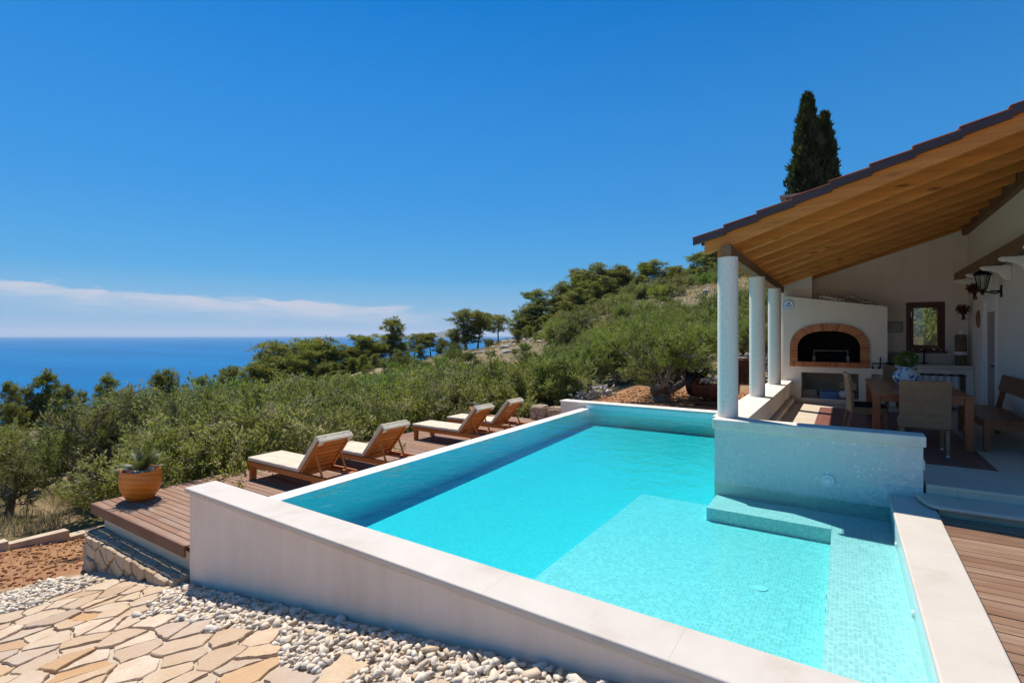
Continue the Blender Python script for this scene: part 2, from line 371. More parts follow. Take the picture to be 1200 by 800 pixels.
leafmat('olive_fresh',[(0.088,0.125,0.025),(0.163,0.219,0.037),(0.225,0.288,0.053),(0.300,0.338,0.094),(0.400,0.413,0.188)],0.48,.5,.15)
leafmat('shrub_leaf',[(0.062,0.131,0.022),(0.106,0.206,0.033),(0.150,0.256,0.043),(0.206,0.300,0.062)],0.42,.5,.15)
leafmat('maquis_leaf',[(0.091,0.111,0.034),(0.143,0.163,0.044),(0.208,0.208,0.065),(0.286,0.247,0.111)],0.4,.6,.1)
leafmat('pine_needle',[(0.084,0.105,0.028),(0.168,0.182,0.042),(0.252,0.245,0.053),(0.350,0.301,0.084)],0.45,.6,.1)
leafmat('cypress_leaf',[(0.015,0.030,0.013),(0.025,0.045,0.018),(0.043,0.062,0.022),(0.062,0.075,0.031)],0.15,.6,.2)
leafmat('cycad_leaf',[(.05,.08,.02),(.085,.115,.032),(.13,.13,.05),(.20,.16,.07)],.2)
leafmat('dry_grass',[(.46,.34,.16),(.55,.42,.22),(.62,.50,.28),(.36,.27,.13)],.35,.8,.1)
leafmat('dry_leaf',[(.35,.16,.07),(.42,.22,.10),(.30,.14,.07)],.2,.8,.1)
def groundmat():
    m,t,out=newmat('ground'); geo=t.nodes.new('ShaderNodeNewGeometry'); co=geo.outputs['Position']
    red=NN(t,'ShaderNodeAttribute',attribute_name='red').outputs['Fac']; pale=NN(t,'ShaderNodeAttribute',attribute_name='pale').outputs['Fac']
    n1=noise(t,co,.12,5,.6); n2=noise(t,co,.9,6,.65); n3=noise(t,co,9,5,.7); n4=noise(t,co,45,4,.7)
    hill=ramp(t,mth(t,'ADD',mth(t,'MULTIPLY',n2,.7),mth(t,'MULTIPLY',n3,.3)),(.3,(.10,.085,.045)),(.47,(.22,.165,.09)),(.58,(.29,.225,.14)),(.68,(.42,.375,.315)))
    hill=mixc(t,mapr(t,n1,.48,.62,0,.7),hill,mixc(t,n3,(.07,.085,.03),(.15,.14,.06)))
    earth=ramp(t,mth(t,'ADD',mth(t,'MULTIPLY',n3,.55),mth(t,'MULTIPLY',n4,.45)),(.3,(.20,.10,.05)),(.5,(.36,.185,.09)),(.66,(.48,.28,.15)))
    earth=mixc(t,mapr(t,n2,.55,.72,0,.6),earth,(.40,.27,.15))
    pl=ramp(t,n3,(.3,(.50,.40,.28)),(.7,(.66,.56,.43)))
    c=mixc(t,red,hill,earth); c=mixc(t,pale,c,pl)
    pbsdf(t,out,c,.95,bump(t,mth(t,'ADD',n3,mth(t,'MULTIPLY',n4,.6)),.8,.04),.1); M['ground']=m
groundmat()
def seamat():
    m,t,out=newmat('sea'); geo=t.nodes.new('ShaderNodeNewGeometry'); co=geo.outputs['Position']
    n=noise(t,mapping(t,co,(.05,.02,1),(0,0,0),(0,0,.6)),1,6,.65); n2=noise(t,mapping(t,co,(.0012,.005,1),(0,0,0),(0,0,-.55)),1,4,.6)
    c=mixc(t,mapr(t,n2,.4,.65),(.0,.12,.30),(.0,.15,.35))
    pbsdf(t,out,c,.5,bump(t,n,.7,6.),.04,IOR=1.33); M['sea']=m
seamat()
def watermat():
    m,t,out=newmat('pool_water'); geo=t.nodes.new('ShaderNodeNewGeometry'); co=geo.outputs['Position']
    h=mth(t,'ADD',noise(t,co,3.2,3,.5,.3),mth(t,'MULTIPLY',noise(t,co,11,2,.5),.22))
    nb=bump(t,h,.4,.05)
    fr=NN(t,'ShaderNodeFresnel',{'IOR':1.33,'Normal':nb}).outputs[0]
    tr=NN(t,'ShaderNodeBsdfTransparent',{'Color':(1,1,1,1)}); gl=NN(t,'ShaderNodeBsdfGlossy',{'Color':(1,1,1,1),'Roughness':.03,'Normal':nb})
    mx=NN(t,'ShaderNodeMixShader',{0:fr,1:tr.outputs[0],2:gl.outputs[0]}); t.links.new(mx.outputs[0],out.inputs['Surface'])
    ab=NN(t,'ShaderNodeVolumeAbsorption',{'Color':(.0,.915,.95,1),'Density':1.4}); t.links.new(ab.outputs[0],out.inputs['Volume']); M['pool_water']=m
watermat()
def glassmat():
    m,t,out=newmat('window_glass')
    tr=NN(t,'ShaderNodeBsdfTransparent',{'Color':(.95,.97,.95,1)}); gl=NN(t,'ShaderNodeBsdfGlossy',{'Roughness':.02})
    mx=NN(t,'ShaderNodeMixShader',{0:.06,1:tr.outputs[0],2:gl.outputs[0]}); t.links.new(mx.outputs[0],out.inputs[0]); M['window_glass']=m
    m,t,out=newmat('lamp_glass')
    tr=NN(t,'ShaderNodeBsdfTransparent',{'Color':(.8,.85,.8,1)}); gl=NN(t,'ShaderNodeBsdfGlossy',{'Roughness':.15})
    mx=NN(t,'ShaderNodeMixShader',{0:.25,1:tr.outputs[0],2:gl.outputs[0]}); t.links.new(mx.outputs[0],out.inputs[0]); M['lamp_glass']=m
glassmat()
# ================================================================ terrain
PC=np.array([-600,0,150,300,450,550,600,650,700,750,800,850,920,1000,1200,1800],float)
VC=np.array([0,9,14,20,30,45,70,100,150,220,400,900,40000],float)
TB={   0:[-2.0,-2.2,-2.5,-3.3,-5,-7.5,-12,-18,-26,-38,-60,-70,-70],
     150:[-2.0,-2.2,-2.5,-3.1,-4.4,-6.4,-10,-15.5,-25,-38,-60,-70,-70],
     300:[-2.0,-2.2,-2.5,-3.0,-4.0,-5.6,-8,-12,-22,-38,-60,-70,-70],
     450:[-2.0,-2.2,-2.4,-2.6,-3.0,-3.4,-3.2,-3.8,-14,-30,-60,-70,-70],
     550:[-1.8,-2.0,-2.1,-2.2,-2.4,-2.6,-2.2,-1.2,-6,-25,-60,-70,-70],
     600:[-1.2,-1.4,-1.5,-1.7,-2.0,-2.2,-1,.8,-1,-15,-60,-70,-70],
     650:[-.5,-.6,-.7,-.9,-1.2,-1.2,1.2,4,5,0,-60,-70,-70],
     700:[-.3,-.3,-.3,-.5,-.6,-.2,3.2,7.5,9,8,-30,-70,-70],
     750:[-.3,-.3,-.3,-.2,0,.8,5,10,13,13,-10,-70,-70],
     800:[-.3,-.3,-.3,-.1,.4,1.8,6.5,11.5,17,18,0,-70,-70],
     850:[-.2,-.2,-.2,0,.6,2.5,7.5,13,20,22,10,-70,-70],
     920:[-.1,-.1,-.1,.1,1,3.5,9,15,23,26,20,-70,-70],
    1000:[-.1,-.1,-.1,.1,1.2,4,10,17,26,30,26,-70,-70],
    1200:[-.1,-.1,-.1,.2,1.4,4.5,11,18,28,34,30,-70,-70]}
TB[-600]=TB[0]; TB[1800]=TB[1200]
TBL=np.array([TB[int(p)] for p in PC])
def sstep(a,b,x): t=np.clip((x-a)/(b-a),0,1); return t*t*(3-2*t)
def plane_z(X): return np.where(X>0,-.07,np.where(X>-11,-.07+.163*X,-.07-.163*11+.09*(X+11)))
def vnoise(x,y,seed=0):
    xi=np.floor(x).astype(np.int64);yi=np.floor(y).astype(np.int64);fx=x-xi;fy=y-yi
    fx=fx*fx*(3-2*fx);fy=fy*fy*(3-2*fy)
    def h(a,b): 
        n=(a*374761393+b*668265263+seed*144269)&0x7fffffff; n=((n^(n>>13))*1274126177)&0x7fffffff
        return (n&0xffff)/65535.-.5
    return (h(xi,yi)*(1-fx)+h(xi+1,yi)*fx)*(1-fy)+(h(xi,yi+1)*(1-fx)+h(xi+1,yi+1)*fx)*fy
def terrain(X,Y):
    X=np.asarray(X,float);Y=np.asarray(Y,float)
    v=-SN*X+CS*Y; u=CS*X+SN*Y; r=np.hypot(u,v)
    ang=np.arctan2(u,v); ac=np.clip(ang,-1.1,1.1); vv=r*np.cos(ac); p=600+F*np.tan(ac)
    i=np.clip(np.searchsorted(PC,p)-1,0,len(PC)-2); fi=np.clip((p-PC[i])/(PC[i+1]-PC[i]),0,1); fi=fi*fi*(3-2*fi)
    lv=np.log(np.maximum(vv,0)+4); LV=np.log(VC+4)
    j=np.clip(np.searchsorted(LV,lv)-1,0,len(VC)-2); fj=np.clip((lv-LV[j])/(LV[j+1]-LV[j]),0,1)
    z=(TBL[i,j]*(1-fi)+TBL[i+1,j]*fi)*(1-fj)+(TBL[i,j+1]*(1-fi)+TBL[i+1,j+1]*fi)*fj
    amp=sstep(16,60,vv)
    z=z+amp*(vnoise(X*.08,Y*.08,1)*1.3+vnoise(X*.25,Y*.25,2)*.6)+.05*vnoise(X*1.3,Y*1.3,3)*sstep(8,14,r)
    z=np.where(np.abs(ang)>1.45,np.minimum(z,30),z)
    w=sstep(9,13.5,r)*sstep(1.5,4.,Y); near=plane_z(X); z=near*(1-w)+z*w
    inside=sstep(-9.25,-8.95,X)*(1-sstep(8.,8.5,X))*sstep(2.93,3.08,Y)*(1-np.where(X>-6.4,sstep(12.3,12.5,Y),sstep(12.75,12.95,Y)))
    # the hard standing behind the pool and around the house
    house=sstep(-1.55,-1.45,X)*(1-sstep(9.,9.4,X))*sstep(7,7.1,Y)*(1-sstep(15.1,15.4,Y))
    plat=sstep(-7.2,-6.2,X)*(1-sstep(9,12,X))*sstep(12.3,12.5,Y)*(1-sstep(17,22,Y))
    z=z*(1-plat)+(-.28)*plat
    z=z*(1-inside)+(-2.4)*inside
    z=z*(1-house)+(-.6)*house
    deck=sstep(.6,.7,X)*(1-sstep(9,10,X))*(1-sstep(7.,7.2,Y))*sstep(-3,-2.5,Y)
    return np.where(deck>0,z*(1-deck)+(-.35)*deck,z)
def gz(x,y): return float(terrain(np.array([x]),np.array([y]))[0])
def build_ground():
    fine=np.arange(-62,62.01,.42); coarse=np.arange(66,294.1,6.)
    angs=np.radians(np.concatenate([fine,coarse])); na=len(angs)
    rs=[.6]
    while rs[-1]<900: rs.append(rs[-1]+max(.13,rs[-1]*.022))
    rs=np.array(rs); nr=len(rs)
    A,R=np.meshgrid(angs,rs); U=R*np.sin(A); V=R*np.cos(A)
    X=-SN*V+CS*U; Y=CS*V+SN*U; Z=terrain(X,Y)
    P=np.stack([X,Y,Z],-1).reshape(-1,3); P=np.vstack([P,[[0,0,gz(0,0)]]])
    q=[]; a=np.arange(na); b=(a+1)%na
    k=np.arange(nr-1)[:,None]*na
    Fq=np.stack([k+a,k+b,k+na+b,k+na+a],-1).reshape(-1,4)
    o=npmesh('ground',P,Fq[:,::-1],M['ground'],smooth=True)
    n=len(P); u=CS*P[:,0]+SN*P[:,1]; v=-SN*P[:,0]+CS*P[:,1]; px=600+F*u/np.maximum(v,.1)
    red=1-sstep(15,19,np.hypot(u,v)); red=np.maximum(red,(sstep(-8,-6.5,P[:,0])*(1-sstep(3,6,P[:,0]))*(1-sstep(19,22,P[:,1]))))
    red=np.maximum(red,.75*(vnoise(P[:,0]*.09,P[:,1]*.09,9)>.12)*(1-sstep(40,55,v)))
    red=red*(1-.85*(P[:,0]<-12.9)*(P[:,1]<14))
    pale=(sstep(-.25,.1,P[:,0]+8.5+(2.74-P[:,1])*.72+.25*vnoise(P[:,0]*2,P[:,1]*2,4)))*(1-sstep(2.9,3.0,P[:,1]))
    pale=np.maximum(pale,sstep(12.4,12.6,P[:,1])*(1-sstep(13.35,13.6,P[:,1]+.3*vnoise(P[:,0]*1.5,P[:,1]*1.5,5)))*sstep(-6.6,-6.4,P[:,0])*.6)
    o.data.attributes.new('red','FLOAT','POINT').data.foreach_set('value',red.astype(np.float32))
    o.data.attributes.new('pale','FLOAT','POINT').data.foreach_set('value',pale.astype(np.float32))
    kind(o,'structure')
    # fan over the hole at the tripod is not needed: the ring starts 0.6 m out, close it with a small disc
    d=MB(); ring=[tuple(P[i]) for i in range(na)]; d.add(ring+[(0,0,gz(0,0))],[(i,(i+1)%na,na) for i in range(na)])
    kind(d.build('path_ground',M['ground']),'structure')
build_ground()
sea=MB(); n=64; RSEA=24000.
sea.add([(RSEA*math.cos(2*math.pi*i/n),RSEA*math.sin(2*math.pi*i/n),-45.) for i in range(n)],[tuple(range(n))])
kind(sea.build('sea',M['sea']),'structure')
# island on the horizon
def island():
    mb=MB(); c=at(512,11500); prof=[(-900,0),(-700,55),(-480,95),(-310,128),(-180,100),(-36,108),(120,140),(250,152),(390,128),(540,100),(720,50),(900,0)]
    d=ray(507); L=math.hypot(*d); fx,fy=d[0]/L,d[1]/L; rx,ry=fy,-fx
    vs=[];rows=9
    for k in range(rows):
        t=k/(rows-1)*2-1; w=1-t*t
        for s,h in prof: vs.append((c[0]+rx*s+fx*t*900,c[1]+ry*s+fy*t*900,-50+h*w*(1+.08*math.sin(k*2.1+s))))
    m=len(prof); fs=[(k*m+i,k*m+i+1,(k+1)*m+i+1,(k+1)*m+i) for k in range(rows-1) for i in range(m-1)]
    mb.add(vs,fs); simple('island_scrub',(.10,.11,.07),.95,.3,.004,.1,.1)
    kind(mb.build('island_hills',M['island_scrub'],smooth=True),'structure')
island()
# ================================================================ pool
WZ=-.155                                     # water level
def fy(x): return 2.765-.0205*(x+.5)         # outer line of the front coping
def iy(x): return 3.142-.0165*(x-.065)       # inner line of the front coping
def ex(y): return -5.79-.010*(y-3.3)         # outer edge of the overflow wall
def ix(y): return -5.475-.010*(y-3.3)        # inner edge
pool=thing('swimming_pool','turquoise mosaic overflow swimming pool with pale stone coping beside the covered terrace','pool',(-2.5,7.5,-1.2))
PO=(-2.5,7.5,-1.2)
# front wall + coping
XL=-6.385; XR=.77
w=MB(); w.prism([(XL+.035,fy(XL)+.035),(XR,fy(XR)+.035),(XR,iy(XR)-.006),(XL+.035,iy(XL)-.006)],-2.5,-.052,'z'); w.build('outer_wall',M['plaster_pool'],pool,PO,bevel=.03)
c=MB(); xs=[XL,.42]
for a,b in zip(xs[:-1],xs[1:]): c.prism([(a+.0015,fy(a)),(b-.0015,fy(b)),(b-.0015,iy(b)),(a+.0015,iy(a))],-.05,0,'z')
c.prism([(.421,fy(.42)),(.745,fy(.745)),(.745,iy(.745)),(.421,iy(.42))],-.05,.0,'z')
c.build('coping',M['coping'],pool,PO,bevel=.014,seg=3)
c=MB(); ys=[iy(.5)+.003,7.02]
for a,b in zip(ys[:-1],ys[1:]): c.prism([(.405,a),(.745,a),(.775,b-.5),(.775,b),(.405,b)],-.05,0,'z')
c.build('coping',M['coping_side'],pool,PO,bevel=.012,seg=3)
# far wall with coping
w=MB(); w.prism([(-6.43,12.31),(-1.5,12.31),(-1.5,12.62),(-6.43,12.62)],-2.4,-.042,'z'); w.build('outer_wall',M['plaster'],pool,PO)
c=MB(); xs=[-6.46,-4.8,-3.15,-1.5]
for a,b in zip(xs[:-1],xs[1:]): c.box(a+.0015,12.28,-.04,b-.0015,12.65,0)
c.build('coping',M['concrete_cap'],pool,PO,bevel=.012)
# overflow wall
w=MB(); y0,y1=iy(-5.6)-.02,12.305
sec=lambda y:[(ex(y)-.02,-1.6),(ex(y)-.02,WZ-.06),(ex(y)+.03,WZ-.018),(ex(y)+.10,WZ+.006),(ix(y)-.05,WZ+.006),(ix(y),WZ-.004),(ix(y),-1.6)]
s0,s1=sec(y0),sec(y1); n=len(s0)
w.add([(x,y0,z) for x,z in s0]+[(x,y1,z) for x,z in s1],[(i,i+1,i+1+n,i+n) for i in range(n-1)])
w.build('overflow_rim',M['white_trim'],pool,PO)
# inner shell
def deepz(y): return -.72+.024*(y-3.3)*.8 if y<12.3 else -.55
b=MB()
xi0,xi1=ix(y0)+.003,ix(12.3)+.003
bf=lambda y: -.76+.0225*(y-3.1)
b.add([(xi0,y0,bf(y0)),(-1.3,y0,bf(y0)),(-1.3,12.32,bf(12.3)),(xi1,12.32,bf(12.3))],[(0,1,2,3)])            # deep floor
wf=MB(); wf.add([(xi0,y0,-1.0),(xi1,12.3,-1.0),(xi1,12.3,WZ-.006),(xi0,y0,WZ-.006)],[(0,1,2,3)])                        # overflow wall face
wf.add([(xi1-.1,12.276,-1),(-1.4,12.276,-1),(-1.4,12.276,-.042),(xi1-.1,12.276,-.042)],[(0,1,2,3)])         # far face
b.add([(xi0-.1,iy(-5.5)+.004,-1),(.43,iy(.43)+.004,-1),(.43,iy(.43)+.004,-.052),(xi0-.1,iy(-5.5)+.004,-.052)],[(3,2,1,0)])
b.add([(-1.415,7.2,-1),(-1.415,12.28,-1),(-1.415,12.28,.53),(-1.415,7.2,.53)],[(3,2,1,0)])                     # under the columns
b.add([(.414,y0,-1),(.414,7.04,-1),(.414,7.04,-.052),(.414,y0,-.052)],[(3,2,1,0)])
b.build('basin',M['pool_tile'],pool,PO); wf.build('wall_face',M['pool_tile_bounce_lit'],pool,PO)
s=MB()
s.box(-2.38,y0,-1.0,.43,7.0,-.465)                                                  # shallow shelf
s.build('shelf',M['pool_tile_fine'],pool,PO)
s=MB(); s.box(-1.39,6.42,-.6,-.12,7.02,-.31); s.box(-.118,3.1,-.6,.425,7.02,-.312); s.box(-.75,3.05,-.6,.418,3.62,-.27)
s.build('bench',M['pool_tile_fine'],pool,PO)
# fittings
f=MB(); f.lathe([(.0,.006),(.055,.006),(.06,.0)],(-.62,4.95,-.463),20); f.build('drain',M['white_plastic'],pool,PO)
for x,y,z,r in ((.398,4.62,-.235,.03),(.398,6.05,-.235,.03),(-.13,4.72,-.39,.035),(-.13,4.95,-.39,.03)):
    f=MB(); f.tube((x,y,z),(x+.015,y,z),r*.9,r,14); f.build('inlet',M['white_plastic'],pool,PO)
# water body
wv=MB()
outl=[(ix(3.2)+.001,iy(-5.5)-.02),(.425,iy(.42)-.02),(.425,7.035),(-1.41,7.035),(-1.41,12.29),(ix(12.3)+.001,12.29)]
wv.prism(outl,-1.15,WZ,'z'); wo=kind(wv.build('water',M['pool_water']),'structure')
# ================================================================ mosaic wall
lw=thing('low_wall','low wall clad in shimmering pale glass mosaic under a flat stone cap','wall',(-.35,7.15,0))
LO=(-.35,7.15,0)
m=MB(); m.box(-1.42,7.026,-1.0,.708,7.25,.548); m.build('tile_face',M['wall_tile'],lw,LO)
m=MB(); m.box(-1.445,7.0,.549,.733,7.275,.667); m.build('cap',M['concrete_cap'],lw,LO,bevel=.012)
m=MB(); m.lathe([(.075,0),(.075,.012),(.062,.022),(.05,.022),(.05,.010),(.0,.012)],(0,0,0),24)
lt=m.build('pool_light',M['white_plastic'],lw,(0,0,0)); lt.rotation_euler=(math.pi/2,0,0); lt.location=Vector((-.167,7.024,.056))-Vector(LO)
m=MB(); m.lathe([(.034,.012),(.032,.026),(.0,.03)],(0,0,0),18); l2=m.build('lens',M['sign_white'],lt)
m=MB(); m.box(.71,7.05,.30,.726,7.2,.40); m.build('service_cover',M['white_trim'],lw,LO,bevel=.004)
# ================================================================ decks
d=MB(); y=2.90; k=0
while y<12.72:
    w=.098; x=-9.08+random.uniform(-.006,.006); xe=-5.82-.010*(y-3.3) if y>3.05 else -6.353
    cuts=[x]+([random.uniform(-8,-6.6)] if random.random()<.75 else [])+[xe]
    for a,b in zip(cuts[:-1],cuts[1:]): d.box(a+.0015,y,-.69,b-.0015,y+w-.009,-.665+random.uniform(-.001,.001))
    y+=w
kind(d.build('pool_deck',M['deck_wood'],bevel=.003),'structure')
d=MB(); d.box(-9.1,2.872,-.80,-6.353,2.897,-.662); d.box(-9.105,2.9,-.80,-9.083,12.7,-.664); kind(d.build('deck_fascia',M['fascia_wood'],bevel=.004),'structure')
d=MB(); y=-2.4
while y<6.55:
    w=.118; yy=y
    x=.76+.008*(min(max(y,2.7),6.5)-3)/3+.004 if y<6.46 else .78; cuts=[x]+sorted(random.sample([1.6,2.3,2.9,3.6,4.2,5.0],2))+[7.5]
    for a,b in zip(cuts[:-1],cuts[1:]): d.box(a+.0015,y,-.07,b-.0015,y+w-.007,-.04+random.uniform(-.0015,.0015))
    y+=w
kind(d.build('terrace_deck',M['deck_wood_house'],bevel=.003),'structure')
d=MB(); d.box(.78,-2.4,-.34,7.5,6.58,-.075); kind(d.build('deck_base',M['soot_black']),'structure')  # solid near-black block filling the space under the boards
# plinth and rubble wall under the near end of the pool deck
pw=thing('retaining_wall','rubble stone retaining wall with cream plinth under the lounger deck corner','wall',(-7.7,2.95,-1.3)); QO=(-7.7,2.95,-1.3)
m=MB(); m.box(-8.95,2.99,-2.2,-6.36,3.2,-.802); m.box(-8.95,3.2,-2.2,-8.75,12.5,-.802); m.build('plinth',M['plinth_plaster'],pw,QO)
# ================================================================ irregular stone shapes
def clip(poly,nx,ny,c):          # keep nx*x+ny*y<=c
    o=[];n=len(poly)
    for i in range(n):
        a,b=poly[i],poly[(i+1)%n]; da=nx*a[0]+ny*a[1]-c; db=nx*b[0]+ny*b[1]-c
        if da<=0: o.append(a)
        if (da<0<db) or (db<0<da):
            t=da/(da-db); o.append((a[0]+(b[0]-a[0])*t,a[1]+(b[1]-a[1])*t))
    return o
def voronoi(seeds,R):
    out=[]
    for i,(x,y) in enumerate(seeds):
        p=[(x-R,y-R),(x+R,y-R),(x+R,y+R),(x-R,y+R)]
        for j,(a,b) in enumerate(seeds):
            if i==j or abs(a-x)>2*R or abs(b-y)>2*R: continue
            nx,ny=a-x,b-y; c=(a*a+b*b-x*x-y*y)/2; p=clip(p,nx,ny,c)
            if len(p)<3: break
        out.append(p if len(p)>=3 else None)
    return out
def inset(p,g):
    cx=sum(q[0] for q in p)/len(p); cy=sum(q[1] for q in p)/len(p)
    area=sum(p[i][0]*p[(i+1)%len(p)][1]-p[(i+1)%len(p)][0]*p[i][1] for i in range(len(p)))/2
    if area<0: p=p[::-1]
    q=list(p)
    for i in range(len(p)):
        a,b=p[i],p[(i+1)%len(p)]; dx,dy=b[0]-a[0],b[1]-a[1]; L=math.hypot(dx,dy)
        if L<1e-6: continue
        nx,ny=dy/L,-dx/L; q=clip(q,nx,ny,nx*a[0]+ny*a[1]-g)
        if len(q)<3: return None
    return q
def rough(p,step,amp):
    o=[]
    for i in range(len(p)):
        a,b=p[i],p[(i+1)%len(p)]; L=math.hypot(b[0]-a[0],b[1]-a[1]); k=max(1,int(L/step))
        nx,ny=(b[1]-a[1])/max(L,1e-6),-(b[0]-a[0])/max(L,1e-6)
        for j in range(k):
            t=j/k; e=random.uniform(-amp,amp*.4); o.append((a[0]+(b[0]-a[0])*t+nx*e,a[1]+(b[1]-a[1])*t+ny*e))
    return o
def inpoly(x,y,P):
    c=False;n=len(P)
    for i in range(n):
        (a,b),(d,e)=P[i],P[(i+1)%n]
        if (b>y)!=(e>y) and x<(d-a)*(y-b)/(e-b)+a: c=not c
    return c
def gpt(px,y):                    # photo pixel on the sloping path
    d=ray(px); k=(y-HY)/F; t=(H+.07)/(k+.163*d[0]) if d[0]<0 else (H+.07)/k
    return (d[0]*t,d[1]*t)
flag_region=[gpt(*q) for q in ((-60,745),(0,722),(60,704),(110,686),(157,671),(185,655),(214,657),(217,672),(184,697),(160,722),(207,738),(262,748),(317,744),(318,772),(400,784),(450,800),(520,825))]+[(-.2,.2),(-2,-2.5),(-9.5,-2.5)]
seeds=[];
x=-10.5
while x<.6:
    y=-2.6
    while y<3.2:
        if random.random()<.93: seeds.append((x+random.uniform(-.11,.11),y+random.uniform(-.23,.23)))
        y+=.375
    x+=.19
FP=[]
mb=MB()
for p in voronoi(seeds,1.):
    if not p: continue
    cx=sum(q[0] for q in p)/len(p); cy=sum(q[1] for q in p)/len(p)
    if not inpoly(cx,cy,flag_region) or cy>2.86: continue
    p=[(min(q[0],9),min(q[1],2.84)) for q in p]
    p=inset(p,random.uniform(.003,.013))
    if not p: continue
    p=rough(p,.055,.019)
    tx,ty=random.uniform(-.022,.022),random.uniform(-.022,.022); z0=random.uniform(.014,.034); FP.append((min(q[0] for q in p),max(q[0] for q in p),min(q[1] for q in p),max(q[1] for q in p),p))
    def zz(a,b,h): return float(plane_z(np.array(a)))+h+tx*(a-cx)+ty*(b-cy)
    n=len(p); ci=[(cx+(a-cx)*.965,cy+(b-cy)*.965) for a,b in p]
    vs=[(a,b,zz(a,b,-.03)) for a,b in p]+[(a,b,zz(a,b,z0-.008)) for a,b in p]+[(a,b,zz(a,b,z0)) for a,b in ci]
    fs=[(i,(i+1)%n,(i+1)%n+n,i+n) for i in range(n)]+[(i+n,(i+1)%n+n,(i+1)%n+2*n,i+2*n) for i in range(n)]+[tuple(range(2*n,3*n))]
    mb.add(vs,fs)
kind(mb.build('flagstone_path',M['flagstone']),'structure')
# ---------------------------------------------------------------- loose stones, many in one numpy mesh
def pebble_protos(k,n=9,m=6,flat=.5,jit=.13):
    out=[]
    for _ in range(k):
        b=MB(); b.ball((0,0,0),1,(1,random.uniform(.6,.85),flat*random.uniform(.7,1.3)),jit,n,m)
        v=np.array(b.v); 
        for _ in range(13):       # knock off some corners so it reads as broken stone
            d=RS.normal(size=3); d/=np.linalg.norm(d); s=v@d; lim=s.max()*RS.uniform(.55,.86); v-=np.outer(np.maximum(s-lim,0),d)
        out.append((v,np.array([list(f) for f in b.f])))
    return out
def hull_protos(k,flat,n=13):
    out=[]
    for _ in range(k):
        bmx=bmesh.new(); fl=flat*random.uniform(.65,1.35); w=random.uniform(.6,.9)
        for _ in range(n):
            d=RS.normal(size=3); d/=np.linalg.norm(d); d*=RS.uniform(.86,1.05); bmx.verts.new((d[0],d[1]*w,d[2]*fl))
        bmesh.ops.convex_hull(bmx,input=bmx.verts[:]); bmesh.ops.triangulate(bmx,faces=bmx.faces[:]); bmx.verts.index_update()
        out.append((np.array([v.co[:] for v in bmx.verts]),np.array([[v.index for v in f.verts] for f in bmx.faces]))); bmx.free()
    return out
def rotm(yaw,tx,ty):
    cz,sz=math.cos(yaw),math.sin(yaw); Rz=np.array([[cz,-sz,0],[sz,cz,0],[0,0,1]])
    cx,sx=math.cos(tx),math.sin(tx); Rx=np.array([[1,0,0],[0,cx,-sx],[0,sx,cx]])
    cy,sy=math.cos(ty),math.sin(ty); Ry=np.array([[cy,0,sy],[0,1,0],[-sy,0,cy]])
    return Rz@Rx@Ry
def scatter(name,items,mat,protos,parent=None,origin=(0,0,0)):  # items: x,y,z,size,tilt
    VV=[];FF=[];RR=[];b=0; o=np.array(origin)
    for (x,y,z,s,t) in items:
        v,f=protos[random.randrange(len(protos))]
        w=(v*s)@rotm(random.uniform(0,6.28),random.gauss(0,t),random.gauss(0,t)).T+np.array([x,y,z])-o
        VV.append(w);FF.append(f+b);b+=len(v);RR+= [random.random()]*len(f)
    ob=npmesh(name,np.vstack(VV),np.vstack(FF),mat,parent,RR,origin if parent is None else (0,0,0))
    boxuv(ob.data); return ob
PP=hull_protos(20,.44,12)
items=[]
def in_gravel(x,y):
    if y>float(fy(x))-.02 and x>-6.4: return False
    if y>2.86: return False
    for (a,b,c,d,p) in FP:
        if a-.03<x<b+.03 and c-.03<y<d+.03 and (inpoly(x,y,p) or inpoly(x+.03,y,p) or inpoly(x-.03,y,p) or inpoly(x,y+.03,p)): return False
    if inpoly(x,y,flag_region):
        if (x<-7.5 and y<1.4) or y<.2: return False
        for i in range(len(flag_region)):
            (a,b),(c,d)=flag_region[i],flag_region[(i+1)%len(flag_region)]; t=max(0,min(1,((x-a)*(c-a)+(y-b)*(d-b))/((c-a)**2+(d-b)**2)))
            if math.hypot(x-a-t*(c-a),y-b-t*(d-b))<.22: return True
        return False
    return x>-8.45-(2.74-y)*.72+.18*math.sin(y*9+x*4)
x=-9.9
while x<.4:
    y=-.4
    while y<2.9:
        a,b=x+random.uniform(-.03,.03),y+random.uniform(-.03,.03)
        if in_gravel(a,b) and True and not(a<-6.6 and b>2.6):
            s=random.uniform(.029,.058)*(1.5 if random.random()<.12 else 1)
            items.append((a,b,float(plane_z(np.array(a)))+random.uniform(.004,.035),s,.32))
        y+=.049
    x+=.049
kind(scatter('gravel',items,M['gravel'],PP),'stuff')
# larger odd stones lying in the path
def rock(name,label,x,y,z,s,mat,flat=.6,cat='rock',group=None,smooth=False):
    p=pebble_protos(1,16,10,flat,.09)[0]
    v=(p[0]*s)@rotm(random.uniform(0,6),0,0).T
    o=npmesh(name,v,p[1],M[mat],None,[random.random()]*len(p[1]),(x,y,z),smooth); boxuv(o.data); return tag(o,label,cat,group)
